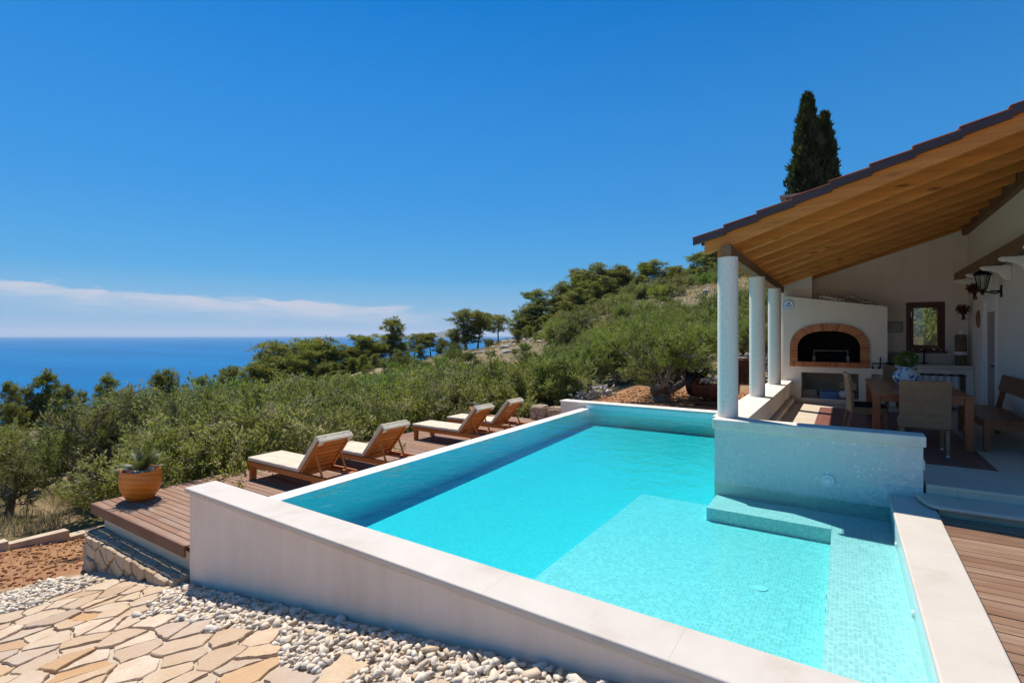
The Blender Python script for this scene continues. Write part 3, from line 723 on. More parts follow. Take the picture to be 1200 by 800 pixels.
# ---------------------------------------------------------------- rubble faces
def rubble_face(mb,u0,u1,w0,w1,place,cell=.2,depth=.05):
    sd=[];u=u0-cell
    while u<u1+cell:
        w=w0-cell
        while w<w1+cell: sd.append((u+random.uniform(-.4,.4)*cell,w+random.uniform(-.38,.38)*cell*.8)); w+=cell*.8
        u+=cell
    for p in voronoi(sd,cell*2):
        if not p: continue
        for (nx,ny,c) in ((-1,0,-u0),(1,0,u1),(0,-1,-w0),(0,1,w1)):
            p=clip(p,nx,ny,c)
            if len(p)<3: break
        if len(p)<3: continue
        p=inset(p,random.uniform(.003,.009))
        if not p: continue
        p=rough(p,.05,.012); cx=sum(q[0] for q in p)/len(p); cy=sum(q[1] for q in p)/len(p); n=len(p); h=depth*random.uniform(.35,1.3)
        lay=[(1,0),(.97,h*.7),(.86,h)]
        vs=[place(cx+(a-cx)*k,cy+(b-cy)*k,hh) for k,hh in lay for a,b in p]
        fs=[(l*n+i,l*n+(i+1)%n,(l+1)*n+(i+1)%n,(l+1)*n+i) for l in range(2) for i in range(n)]+[tuple(range(2*n,3*n))]
        mb.add(vs,fs)
m=MB(); m.box(-9.0,2.80,-2.2,-6.37,2.985,-1.03,.2)
rubble_face(m,-9.0,-6.37,-2.0,-1.03,lambda u,w,h:(u,2.80-h,w),.24,.06)
rubble_face(m,2.78,3.3,-2.0,-1.0,lambda u,w,h:(-9.0-h,u,w),.22,.05)
rubble_face(m,-9.02,-6.37,2.78,2.98,lambda u,w,h:(u,w,-1.03+h*.5),.22,.04)
m.box(-8.99,2.985,-2.2,-8.8,3.3,-1.03,.2)
m.build('stonework',M['rubble'],pw,QO)
def stone_pillar(x,y,z0,w,d,h,label):
    t=thing('stone_block',label,'stone pillar',(x,y,z0),0,'rubble stone blocks at the far end of the deck')
    m=MB(); m.box(-w/2,-d/2,0,w/2,d/2,h-.03,.3)
    rubble_face(m,-w/2,w/2,0,h-.03,lambda u,q,hh:(u,-d/2-hh,q),.19,.04); rubble_face(m,-d/2,d/2,0,h-.03,lambda u,q,hh:(w/2+hh,u,q),.19,.04); rubble_face(m,-d/2,d/2,0,h-.03,lambda u,q,hh:(-w/2-hh,u,q),.19,.04)
    rubble_face(m,-w/2,w/2,-d/2,d/2,lambda u,q,hh:(u,q,h-.03+hh),.2,.04)
    m.build('stonework',M['rubble'],t)
stone_pillar(-7.42,12.9,-.70,.40,.36,.42,'taller squared rubble stone block beside the end of the lounger deck')
stone_pillar(-6.86,12.98,-.72,.44,.36,.42,'lower rubble stone block between its taller neighbour and the pool end wall')
def drystone(name,label,p0,p1,h,th=.45,step=.2,group=None):
    L=math.dist(p0,p1); it=[]
    for lay in range(int(h/.14)):
        s=random.uniform(0,.15)
        while s<L:
            for off in (-th/2,0,th/2):
                k=s/L; x=p0[0]+(p1[0]-p0[0])*k; y=p0[1]+(p1[1]-p0[1])*k; nx,ny=-(p1[1]-p0[1])/L,(p1[0]-p0[0])/L
                o=off*(1-.08*lay)+random.uniform(-.05,.05)
                if random.random()<(.96 if lay<h/.14-2 else .62): it.append((x+nx*o,y+ny*o,gz(x,y)+.07+lay*.14,random.uniform(.085,.155),.35))
            s+=step*random.uniform(.8,1.25)
    o=scatter(name,it,M['field_rock'],PP,None,(p0[0],p0[1],gz(*p0))); tag(o,label,'wall',group)
drystone('dry_stone_wall','long low dry stone wall behind the big olive tree and the red earth bed',at(700,22.5),at(835,20.5),.85)
drystone('dry_stone_wall','neat dry stone wall seen between the terrace columns',at(866,19.5),at(925,18.3),1.15)
drystone('stone_heap','sloping heap of loose pale stones beside the red earth bed',at(672,17.5),at(715,18.5),.45)
# kerb of old stone at the left edge of the red earth
kb=MB()
y=1.2
while y<5.2:
    l=random.uniform(.5,.95); x0=-12.75+random.uniform(-.05,.05)
    z=gz(x0,y)
    kb.hexa([(x0+dx*.13+random.uniform(-.02,.02),yy,z+zz+random.uniform(-.015,.015)) for zz in (-.1,.10) for yy in (y+.01,y+l-.01) for dx in (-1,1)])
    y+=l
tag(kb.build('stone_kerb',M['kerb_stone'],None,(-12.75,3,gz(-12.75,3)),bevel=.02),'rough pale stone kerb between the red earth and the dry grass under the olives','kerb')
# ================================================================ terrace floor and steps
ZT=.155
m=MB(); m.box(-1.47,7.26,-.6,2.27,15.0,ZT-.004); m.box(.735,7.052,-.6,6.5,7.262,ZT-.032); kind(m.build('terrace_slab',M['floor_stone']),'structure')
m=MB(); m.box(-1.04,7.275,ZT-.003,2.27,14.9,ZT); m.box(.736,7.035,ZT-.03,6.5,7.275,ZT+.0005); kind(m.build('terrace_floor',M['floor_stone'],bevel=.006),'structure')
m=MB(); m.box(-.46,8.16,ZT+.0005,1.515,13.3,ZT+.0045); kind(m.build('tile_floor',M['floor_tile']),'structure')
m=MB(); m.box(.79,6.625,-.3,6.5,7.05,.02); kind(m.build('step_riser',M['kerb_stone']),'structure')
m=MB(); pr=[(.64,7.03),(.645,6.86),(.69,6.66),(.75,6.575),(.80,6.56),(6.5,6.56),(6.5,7.05),(.76,7.05)]; m.prism(pr[::-1],.02,.058,'z'); kind(m.build('step_tread',M['floor_stone'],bevel=.012,seg=3),'structure')
# ================================================================ house
HO=(2.3,10,0)
hs=thing('villa','white rendered villa with column terrace under a timber raftered tiled roof','house',HO)
def hb(mb,name,mat,parent=None,**k): 
    return mb.build(name,M[mat],hs if parent is None else parent,HO if parent is None else PARO.get(parent.name,HO),**k)
PARO={}
XW=2.27; YB=14.9; SL=.325
def und(x): return 2.935+SL*(x+1.31)        # underside of the rafters
# columns
for y in (7.31,10.05,12.72):
    b=MB(); prof=[(.128,0)]+[(.128,.1+i*.2) for i in range(10)]+[(.126,2.119)]
    b.lathe(prof,(-1.31,y,.669),40); hb(b,'column','column_render',smooth=False)
# parapet under the columns
b=MB(); b.box(-1.412,7.278,-1.0,-1.09,14.0,.58); b.box(-1.09,7.278,-.2,-1.0,14.0,.28); hb(b,'parapet','plaster',bevel=.012)
b=MB()
for a,c in ((7.278,8.9),(8.903,10.6),(10.603,12.3),(12.303,13.99)): b.box(-1.50,a,.581,-1.06,c,.667)
hb(b,'parapet_cap','concrete_cap',bevel=.012)
# beam over the columns
b=MB(); b.box(-1.375,7.17,2.79,-1.245,14.15,2.932); hb(b,'beam','beam_wood',bevel=.006)
# rafters
CSL=math.sqrt(1+SL*SL)
RY=[7.25+i*.832 for i in range(10)]
for y in RY:
    b=MB(); x0,x1=-1.60,XW-.107
    h=.185
    prof=[(x0+.0,und(x0)+.035),(x0+.035,und(x0+.035)),(x1,und(x1)),(x1,und(x1)+h),(x0,und(x0)+h)]
    b.prism(prof,y,y+.095,'y'); hb(b,'rafter','rafter_wood',bevel=.013)
# boards
b=MB(); s=-1.62
while s<2.7:
    e=min(s+.125,2.75); z0=.1875
    b.hexa([(x,y,und(x)+z0+dz) for dz in (0,.02) for y in (7.22,15.2) for x in (s+.0015,e-.0015)]); s+=.125
hb(b,'roof_board','shaded_board_wood')
# ridge purlin on the wall
b=MB(); b.box(XW-.105,7.26,3.96,XW-.004,YB-.004,4.235); hb(b,'wall_plate','beam_wood',bevel=.006)
# verge: dark brown flashing in courses, and tiles
b=MB(); tl=MB(); COURSE=.395
k=0; s=-1.73
def top(x): return und(x)+.2075+.008
while s<6.2:
    e=s+COURSE+.02
    za,zb=top(s)+.024,top(e)-.005
    b.hexa([(x,y,z+dz) for dz in (-.085,.0) for y in (7.165+.004*(k%2),7.218) for (x,z) in ((s,za+.02),(e,zb+.02))],.5)
    tl.hexa([(x,y,z+dz) for dz in (.0,.018) for y in (7.172,7.40) for (x,z) in ((s-.012,za+.026),(e,zb+.021))])
    s+=COURSE; k+=1
hb(b,'verge','brown_tin',bevel=.004); hb(tl,'verge_tile','roof_tile',bevel=.006)
# tile field
V=[];Fq=[];R=[]
ys=np.arange(7.38,15.3,.045); 
for k in range(21):
    s=-1.70+k*COURSE; e=s+COURSE+.05
    off=len(V)
    for (x,dz) in ((s,.0),(s,.032),(e,.012)):
        for y in ys:
            w=abs(math.sin((y-7.38)*math.pi/.21))**.8*.055
            V.append((x-HO[0],y-HO[1],top(x)+dz+w-(.03 if dz==0 else 0)))
    n=len(ys); rr=[random.random() for _ in range(60)]
    for r in range(2):
        for i in range(n-1): Fq.append((off+r*n+i,off+r*n+i+1,off+(r+1)*n+i+1,off+(r+1)*n+i)); R.append(rr[int((ys[i]-7.38)/.21)])
npmesh('roof_tile',np.array(V),np.array(Fq),M['roof_tile'],hs,R,smooth=False)
# walls
def wallpoly(mb,pts,y0,y1): mb.prism(pts,y0,y1,'y')
b=MB(); u2=lambda x: und(x)+.15
b.prism([(-1.40,-.3),(-1.40,u2(-1.40)),(1.19,u2(1.19)),(1.19,-.3)][::-1],YB,YB+.25,'y')
b.prism([(1.1885,-.3),(1.1885,1.40),(1.8815,1.40),(1.8815,-.3)][::-1],YB,YB+.25,'y')
b.prism([(1.1885,2.51),(1.1885,u2(1.19)),(1.8815,u2(1.88)),(1.8815,2.51)][::-1],YB,YB+.25,'y')
b.prism([(1.88,-.3),(1.88,u2(1.88)),(2.5,u2(2.5)),(2.5,-.3)][::-1],YB,YB+.25,'y')
hb(b,'rear_wall','plaster_in')
b=MB(); DY0,DY1,DZ=12.25,13.33,2.47
XE=XW+.28
b.box(XW,7.45,-.3,XE,DY0,4.1); b.box(XW,DY1,-.3,XE,YB,4.1); b.box(XW,DY0,DZ,XE,DY1,4.1)
hb(b,'side_wall','plaster')
b=MB(); b.box(XE,7.45,-.3,9.0,15.15,4.05); b.prism([(XE,4.05),(6.2,und(6.2)+.15),(9.0,4.05)][::-1],7.5,15.1,'y'); hb(b,'house_wall','plaster')
b=MB(); b.hexa([(x,y,z) for dz in (0,.06) for y in (7.17,15.3) for (x,z) in ((6.2,top(6.2)+.05+dz),(9.4,top(6.2)-1.0+dz))]); hb(b,'roof_slope','roof_tile')
# chimney breast and stack
b=MB(); b.prism([(-1.27,2.4),(-1.27,u2(-1.27)),(-.66,u2(-.66)),(-.66,2.4)][::-1],14.25,YB-.003,'y'); hb(b,'chimney_breast','plaster_in')
b=MB(); b.box(-1.26,14.3,3.2,-.72,14.84,4.93); ch=hb(b,'chimney','plaster')
b=MB(); b.box(-1.33,14.22,4.93,-.65,14.92,5.0)
for x in (-1.27,-.76): 
    for y in (14.3,14.78): b.box(x,y,5.0,x+.06,y+.06,5.14)
b.box(-1.15,14.42,5.0,-.82,14.72,5.10); b.box(-1.35,14.2,5.141,-.63,14.94,5.20)
cp=b.build('chimney_cap',M['flue_stone'],ch,HO)
# window
WX0,WX1,WZ0,WZ1=1.19,1.88,1.40,2.51
b=MB(); y0,y1=YB-.02,YB+.1; fw=.075
b.box(WX0,y0,WZ0,WX0+fw,y1,WZ1); b.box(WX1-fw,y0,WZ0,WX1,y1,WZ1); b.box(WX0+fw,y0,WZ1-fw,WX1-fw,y1,WZ1); b.box(WX0+fw,y0,WZ0,WX1-fw,y1,WZ0+fw)
wn=hb(b,'window','window_wood',bevel=.006)
b=MB(); i=fw+.004; sw=.055; y0,y1=YB-.03,YB+.05
b.box(WX0+i,y0,WZ0+i,WX0+i+sw,y1,WZ1-i); b.box(WX1-i-sw,y0,WZ0+i,WX1-i,y1,WZ1-i); b.box(WX0+i+sw,y0,WZ1-i-sw,WX1-i-sw,y1,WZ1-i); b.box(WX0+i+sw,y0,WZ0+i,WX1-i-sw,y1,WZ0+i+sw)
b.build('sash',M['window_wood'],wn,HO,bevel=.005)
b=MB(); b.box(WX0+i+sw,YB+.01,WZ0+i+sw,WX1-i-sw,YB+.014,WZ1-i-sw); b.build('pane',M['window_glass'],wn,HO)
b=MB(); b.box(WX0+.082,YB-.045,2.17,WX0+.1,YB-.03,2.30); b.build('handle',M['white_plastic'],wn,HO)
b=MB(); b.box(WX0-.03,YB-.10,WZ0-.045,WX1+.03,YB-.002,WZ0-.002); b.build('sill',M['window_wood'],wn,HO,bevel=.005)
# door
b=MB(); b.box(XW-.03,DY0+.002,ZT,XW+.1,DY0+.10,DZ-.002); b.box(XW-.03,DY1-.10,ZT,XW+.1,DY1-.002,DZ-.002); b.box(XW-.03,DY0+.10,DZ-.1,XW+.1,DY1-.10,DZ-.002)
dr=hb(b,'door','white_trim',bevel=.008)
b=MB(); b.box(XW+.01,DY0+.102,ZT+.01,XW+.06,DY1-.102,DZ-.102); b.build('door_leaf',M['white_trim'],dr,HO)
b=MB(); b.box(XW-.004,DY0+.24,ZT+.25,XW+.008,DY1-.3,DZ-.28); b.build('door_panel',M['tan_panel'],dr,HO,bevel=.004)
b=MB(); b.tube((XW-.05,DY0+.17,1.2),(XW+.01,DY0+.17,1.2),.012); b.tube((XW-.05,DY0+.17,1.2),(XW-.05,DY0+.29,1.2),.011); b.build('handle',M['iron'],dr,HO)
b=MB(); b.box(XW-.012,7.5,ZT,XW-.001,DY0-.002,ZT+.08); b.box(XW-.012,DY1+.002,ZT,XW-.001,14.2,ZT+.08); hb(b,'skirting','floor_stone')
# porch ledge with corbels
LZ=2.90
b=MB(); b.box(1.93,7.5,LZ,2.05,14.12,LZ+.155); hb(b,'ledge_beam','beam_wood',bevel=.006)
b=MB(); b.box(2.051,7.5,LZ+.06,XW-.002,14.1,LZ+.08); hb(b,'ledge_board','shaded_board_wood')
for y in (13.85,12.64,11.43,10.2,8.95):
    b=MB(); pts=[(XW-.002,LZ-.005),(1.90,LZ-.005),(1.90,LZ-.045),(1.925,LZ-.055)]
    for i in range(7):
        t=i/6*math.pi/2; pts.append((1.94+.24*math.sin(t)*.95,LZ-.07-.13*(1-math.cos(t))))
    pts+=[(2.2,LZ-.235),(XW-.002,LZ-.25)]
    b.prism(pts[::-1],y-.07,y+.07,'y'); hb(b,'corbel','white_trim',bevel=.01)
# ================================================================ barbecue oven
OO=(-.25,14.4,ZT); ov=thing('outdoor_oven','white rendered masonry barbecue oven with a brick arched mouth on the terrace','oven',OO)
Y0,Y1=14.0,14.85; X0,X1=-1.25,.79
def ztop(x): return 2.71+(2.39-2.71)*(x-X0)/(X1-X0)
AC,AB,AZ=(-.325),.775,1.42
def arch(a,bz,n=28,e=2.5,z0=AZ):
    o=[]
    for i in range(n+1):
        t=math.pi*(1-i/n); c,s_=math.cos(t),math.sin(t)
        o.append((AC+a*math.copysign(abs(c)**(2/e),c),z0+bz*abs(s_)**(2/e)))
    return o
inner=arch(.63,.44)
b=MB(); NZ0,NZ1=.27,.877; NX0,NX1=-.87,.27; FL=1.13
def blk(x0,x1,z0,z1a,z1b=None): b.prism([(x0,z0),(x1,z0),(x1,z1b if z1b is not None else z1a),(x0,z1a)],Y0,Y1,'y')
blk(X0,AC-.63,ZT-.02,ztop(X0),ztop(AC-.63)); blk(AC+.63,X1,NZ1+.002,ztop(AC+.63),ztop(X1))
blk(AC+.63,.50,ZT-.02,NZ1+.002)
blk(AC-.63,NX0,ZT-.02,FL); blk(NX0,NX1,NZ1,FL); blk(NX1,AC+.63,ZT-.02,FL); blk(NX0,NX1,ZT-.02,NZ0)
for (xa,za),(xb,zb) in zip(inner[:-1],inner[1:]): 
    if xb-xa>1e-4: b.prism([(xa,za),(xb,zb),(xb,ztop(xb)),(xa,ztop(xa))],Y0,Y1,'y')
b.box(-.30-.95,14.85,ZT,X1,14.895,2.3)
b.build('body',M['plaster_oven'],ov,OO)
b=MB(); b.box(X0-.02,Y0-.03,ZT+.004,.52,Y0-.001,ZT+.075); b.build('skirting',M['floor_stone'],ov,OO,bevel=.006)
b=MB(); b.box(AC-.63,14.78,FL,AC+.63,14.8,1.95); b.box(AC-.627,Y0+.16,FL,AC-.615,14.78,1.9); b.box(AC+.615,Y0+.16,FL,AC+.627,14.78,1.9); b.box(AC-.615,Y0+.16,FL+.001,AC+.615,14.78,FL+.012)
ii=arch(.618,.43)
for (xa,za),(xb,zb) in zip(ii[:-1],ii[1:]): b.add([(xa,Y0+.16,za),(xb,Y0+.16,zb),(xb,14.78,zb),(xa,14.78,za)],[(0,1,2,3)])
b.build('firebox',M['soot_black'],ov,OO)
b=MB(); b.box(NX0+.002,14.70,NZ0,NX1-.002,14.72,NZ1-.002); b.build('niche_back',M['flue_stone'],ov,OO)
b=MB(); b.box(.50,Y0+.25,ZT-.02,X1,Y1,NZ1+.0); b.build('side_base',M['plaster_oven'],ov,OO)
# brick surround
b=MB()
outer=arch(.775,.60); 
N=44; O=arch(.785,.605,N*6); I=arch(.62,.435,N*6)
def alen(P):
    l=[0]
    for p,q in zip(P[:-1],P[1:]): l.append(l[-1]+math.dist(p,q))
    return l
lo,li=alen(O),alen(I)
def pa(P,l,t):
    s=t*l[-1]; i=min(max(np.searchsorted(l,s)-1,0),len(P)-2); f=(s-l[i])/max(l[i+1]-l[i],1e-9)
    return (P[i][0]+(P[i+1][0]-P[i][0])*f,P[i][1]+(P[i+1][1]-P[i][1])*f)
nb=26
for i in range(nb):
    t0,t1=(i+.05)/nb,(i+.95)/nb
    p=[pa(I,li,t0),pa(I,li,t1),pa(O,lo,t1),pa(O,lo,t0)]
    b.prism(p,Y0-.04+random.uniform(-.003,.003),Y0+.16,'y')
z=FL+.005
while z<AZ-.02:
    h=min(.068,AZ-z)
    b.box(AC-.785,Y0-.04,z,AC-.62,Y0+.158,z+h-.005); b.box(AC+.62,Y0-.04,z,AC+.785,Y0+.158,z+h-.005); z+=.072
b.build('brick_arch',M['oven_brick'],ov,OO,bevel=.004)
b=MB(); x=AC-.79
while x<AC+.78:
    b.box(x,Y0-.055,FL-.115,x+.062,Y0+.12,FL+.002); x+=.0658
b.build('brick_sill',M['oven_brick'],ov,OO,bevel=.004)
b=MB(); b.box(AC-.78,Y0-.034,FL-.1,AC+.78,Y0-.001,FL+.0); 
for (xa,za),(xb,zb),(xc,zc),(xd,zd) in zip(arch(.625,.44)[:-1],arch(.625,.44)[1:],arch(.78,.60)[1:],arch(.78,.60)[:-1]): b.prism([(xa,za),(xb,zb),(xc,zc),(xd,zd)],Y0-.033,Y0-.002,'y')
b.build('mortar',M['kerb_stone'],ov,OO)
b=MB(); b.box(.45,Y0-.10,1.005,.80,Y0-.002,1.03); b.build('side_shelf',M['white_trim'],ov,OO,bevel=.004)
b=MB()
for x in (-.62,.06): b.box(x-.03,Y0+.22,FL+.012,x+.03,Y0+.3,FL+.13)
b.tube((-.62,Y0+.3,FL+.26),(.06,Y0+.3,FL+.26),.008); b.tube((-.62,Y0+.26,FL+.1),(-.62,Y0+.3,FL+.28),.008); b.tube((.06,Y0+.26,FL+.1),(.06,Y0+.3,FL+.28),.008)
b.build('spit_rack',M['flue_stone'],ov,OO)
# things around the oven
def crate(label,x,mat,w,h,cat='crate'):
    t=thing('crate',label,cat,(x,14.22,NZ0)); b=MB()
    for s in (-1,1):
        for r in range(3): b.box(-w/2,s*.13-.006,r*h/3+.004,w/2,s*.13+.006,(r+1)*h/3-.012)
        for k in range(5): b.box(-w/2+k*w/4-.006,s*.13-.008,0,-w/2+k*w/4+.006,s*.13+.008,h)
        b.box(s*w/2-.006,-.13,0,s*w/2+.006,.13,h)
    b.box(-w/2,-.13,0,w/2,.13,.01); b.build('basket',M[mat],t)
crate('dark grey slatted plastic crate in the niche under the oven',-.70,'plastic_gray',.27,.2)
crate('bright blue plastic crate in the niche under the oven',-.32,'plastic_blue',.33,.17)
b=MB(); b.ball((0,0,.11),.13,(1.1,.8,.85),.09,14,9); b.ball((.02,0,.22),.05,(1,1,.8),.1,8,6)
tag(b.local('bag',M['cloth_white'],(.02,14.2,NZ0),smooth=True),'crumpled white bag beside the blue crate in the oven niche','bag')
b=MB(); 
for k in range(4): b.tube((-.16,random.uniform(-.1,.1),.03+.035*k),(.17,random.uniform(-.1,.1),.02+.045*k),.03,.022,8)
tag(b.local('firewood',M['drift_wood'],(.06,14.3,NZ0+.22)),'small stack of split firewood on top of the bag in the niche','firewood')
sg=thing('round_sign','round white and blue enamel sign on the left edge of the oven front','sign',(-1.14,Y0-.002,2.49))
b=MB(); b.tube((0,0,0),(0,-.012,0),.115,.115,28); b.build('disc',M['sign_white'],sg)
b=MB()
for i in range(28):
    a,c=2*math.pi*i/28,2*math.pi*(i+1)/28
    b.add([(r*math.cos(q),-.014,r*math.sin(q)) for q,r in ((a,.1),(c,.1),(c,.112),(a,.112))],[(0,1,2,3)])
for z,w in ((-.005,.075),(-.03,.07),(-.055,.05)):
    b.add([(-w,-.014,z-.008),(w,-.014,z-.008),(w,-.014,z+.006),(-w,-.014,z+.006)],[(0,1,2,3)])
b.add([(-.04,-.014,.02),(.05,-.014,.02),(.02,-.014,.07),(-.01,-.014,.05)],[(0,1,2,3)])
b.build('lettering',M['sign_blue'],sg)
def drift(label,pts,r):
    b=MB(); n=[]
    for i,p in enumerate(pts): n.append((p[0],p[1],p[2]))
    b.path(n,[r*(1-.5*i/len(n))*random.uniform(.8,1.15) for i in range(len(n))],9)
    o=n[0]; b.v=[(v[0],v[1],v[2]) for v in b.v]
    tag(b.build('driftwood',M['drift_wood'],None,o,smooth=True),label,'driftwood')
zt=lambda x: ztop(x)
drift('flat pale driftwood log lying on the sloping oven top near the chimney breast',[(x,14.07+.02*math.sin(x*9),zt(x)+.065+.02*math.sin(x*13)) for x in np.linspace(-.50,.02,8)],.062)
drift('crooked pale driftwood branch arching over the oven top towards the right',[(x,14.16+.03*math.sin(x*7),zt(x)+.06+.12*math.exp(-((x-.14)/.13)**2)) for x in np.linspace(-.06,.60,10)],.06)
b=MB(); b.lathe([(.04,0),(.055,.05),(.05,.09),(.03,.14),(.0,.15)],(0,0,0),12); tag(b.local('jug',M['iron'],(.42,14.45,ztop(.42)-.012),smooth=True),'small dark jug standing behind the driftwood on the oven top','jug')
b=MB()
b.tube((0,0,.0),(0,0,.24),.012); b.tube((-.16,0,.10),(.16,0,.10),.012); b.tube((0,0,.1),(.18,-.0,.13),.008); b.box(.16,-.01,.0,.25,.02,.12); b.lathe([(.05,0),(.05,.008),(.0,.008)],(0,0,0),12)
for x in (-.14,-.03,.1):
    b.tube((x,-.03,.02),(x,-.03,.1),.006); b.ball((x,-.03,-.0),.03,(1,1,.8),0,8,6)
o=b.local('candle_rack',M['iron'],(.66,Y0-.06,1.031)); tag(o,'small black iron rack with hanging cups on the shelf beside the brick sill','rack')
# ================================================================ sun loungers
def lounger_proto():
    t=thing('sun_lounger','x','sun lounger'); W=.65; Lh=2.0; hz=.30
    b=MB(); 
    for y in (0,W-.035): b.box(0,y,.215,Lh,y+.035,.295,random.random())
    b.box(.0355,.036,.225,.07,W-.036,.29); b.box(Lh-.075,.036,.225,Lh-.0,W-.036,.27); b.box(1.38,.036,.225,1.42,W-.036,.285)
    b.build('frame',M['lounger_wood'],t,bevel=.004)
    for x in (.05,Lh-.27):
        for y in (.002,W-.065): 
            l=MB(); l.box(x,y+(.036 if y<.1 else -.036),0,x+.065,y+(.036 if y<.1 else -.036)+.06,.214+.06); l.box(x,y,0,x+.065,y+.0355 if y<.1 else y+.063,.214); l.build('leg',M['lounger_wood'],t,bevel=.004)
    s=MB(); x=.08
    while x<1.36: s.box(x,.037,.272,x+.075,W-.037,.29); x+=.092
    s.build('slat',M['lounger_slat'],t,bevel=.003)
    # long sliding rails seen behind the backrest
    for y in (.12,W-.15): s=MB(); s.box(1.40,y,.235,Lh-.08,y+.03,.262); s.build('rail',M['lounger_wood'],t,bevel=.003)
    c=MB(); c.box(-.015,.008,.296,1.40,W-.008,.362); 
    cu=c.build('seat_cushion',M['cloth_cream'],t,bevel=.024,seg=3)
    # backrest in its own tilted frame
    an=math.radians(50); h0=Vector((1.415,0,.30)); du=Vector((math.cos(an),0,math.sin(an))); dn=Vector((-math.sin(an),0,math.cos(an))); Lb=.70
    def bx(m,u0,u1,y0,y1,n0,n1,r=None): m.hexa([tuple(h0+du*u+dn*n+Vector((0,y,0))) for n in (n0,n1) for y in (y0,y1) for u in (u0,u1)],r)
    bk=MB()
    for y in (.03,W-.07): bx(bk,0,Lb,y,y+.04,-.035,.02)
    bx(bk,0,.045,.071,W-.071,-.03,.015); bx(bk,Lb-.05,Lb,.071,W-.071,-.03,.015)
    bo=bk.build('backrest',M['lounger_wood'],t,bevel=.004)
    sl=MB(); u=.07
    while u<Lb-.1: bx(sl,u,u+.08,.071,W-.071,-.012,.008); u+=.095
    sl.build('slat',M['lounger_slat'],bo,bevel=.003)
    c=MB(); bx(c,.0,Lb+.03,.01,W-.01,.0215,.085); c.build('back_cushion',M['cloth_cream'],t,bevel=.024,seg=3)
    c=MB(); bx(c,Lb+.004,Lb+.034,.012,W-.012,-.05,.03); 
    for y in (.012,W-.10): bx(c,Lb-.06,Lb+.003,y,y+.088,-.05,-.037)
    c.build('cushion_hood',M['cloth_cream'],t,bevel=.01)
    for y in (.09,W-.115):
        p=MB(); q=h0+du*.40+dn*-.04; p.bar((q.x,y+.012,q.z),(1.86,y+.012,.262),.022,.03,(1,0,0)); p.build('prop',M['lounger_wood'],t,bevel=.003)
    return t
DZK=-.665
LP=lounger_proto()
info=[(4.82,-8.47,'wooden sun lounger nearest the big orange pot',0),(6.05,-8.44,'second wooden sun lounger from the big orange pot, close beside the nearest',0.01),(8.74,-8.46,'wooden sun lounger just past the wide gap, third from the orange pot',-.012),(9.99,-8.47,'farthest wooden sun lounger, in front of the ochre pot of white stones',.008)]
for k,(y,x,lab,rz) in enumerate(info):
    o=LP if k==0 else dup(LP); o.location=(x,y,DZK); o.rotation_euler=(0,0,rz); tag(o,lab,'sun lounger','wooden sun loungers on the pool deck')
# ================================================================ pots
def bowl(name,label,x,y,z,prof,mat,soil,group=None):
    t=thing(name,label,'plant pot',(x,y,z),0,group); b=MB(); b.lathe(prof,(0,0,0),48); b.build('bowl',M[mat],t,smooth=True)
    r,h=soil; s=MB(); s.lathe([(r,h-.02),(r*.6,h),(0,h+.006)],(0,0,0),24); so=s.build('gravel_topping',M['pebble_white'],t,smooth=True); return t
prof=[(0,0),(.17,0),(.19,.01),(.25,.09),(.295,.19),(.315,.29),(.308,.37),(.292,.425),(.298,.44),(.29,.452),(.27,.45),(.265,.42),(.262,.39),(.0,.385)]
bp=bowl('flower_pot','big orange glazed bowl pot on the near corner of the lounger deck',-8.74,3.36,DZK,prof,'pot_glaze',(.262,.405)); bp.scale=(.86,.86,.97)
items=[(-8.74+r*math.cos(a),3.36+r*math.sin(a),DZK+.40,random.uniform(.018,.03),.5) for r,a in [(random.uniform(.04,.20),random.uniform(0,6.28)) for _ in range(70)]]
kind(scatter('pot_gravel',items,M['pebble_white'],PP),'stuff')
rock('pebble','large smooth white stone lying at the left rim of the orange pot',-8.90,3.28,DZK+.445,.075,'pebble_white',.75,'stone',None,True)
rock('pebble','small upright white stone at the right rim of the orange pot',-8.62,3.46,DZK+.44,.045,'pebble_white',.9,'stone',None,True)
def fronds(name,label,x,y,z,n,L,mat,cat='plant',droop=.6,wid=.05,up=(.25,1.25),leaf=.10):
    V=[];Q=[];R=[]
    for k in range(n):
        az=2*math.pi*k/n*2.4+random.uniform(-.2,.2); el=random.uniform(*up); l=L*random.uniform(.7,1.1); m=26; r=random.random()
        p=Vector((0,0,0)); e=el; pts=[]
        for i in range(m):
            d=Vector((math.cos(az)*math.cos(e),math.sin(az)*math.cos(e),math.sin(e))); pts.append((p.copy(),d)); p=p+d*(l/m); e-=droop/m*(1+i/m)
        for i,(q,d) in enumerate(pts[2:]):
            s=Vector((-math.sin(az),math.cos(az),0)); t=(i+2)/m; ll=leaf*(math.sin(math.pi*min(1,t*.9+.1)))+.012
            for sg in (-1,1):
                dd=(s*sg+d*.55+Vector((0,0,.25))).normalized(); w=d*.006; b=len(V)
                V+= [q-w,q+w,q+dd*ll+w*.3,q+dd*ll-w*.3]; Q.append((b,b+1,b+2,b+3)); R.append(min(1,max(0,r*.6+random.uniform(0,.4))))
    o=npmesh(name,np.array([tuple(v) for v in V]),np.array(Q),M[mat],None,R,(x,y,z)); return tag(o,label,cat)
fronds('cycad','spiky green cycad growing in the big orange pot',-8.72,3.38,DZK+.40,34,.40,'cycad_leaf',leaf=.07,up=(.35,1.45),droop=.45)
prof2=[(0,0),(.15,0),(.20,.06),(.245,.2),(.25,.30),(.235,.36),(.21,.35),(.205,.32),(0,.31)]
bowl('flower_pot','ochre bowl pot heaped with white stones behind the farthest lounger',-8.80,11.75,DZK,prof2,'pot_glaze',(.205,.33))
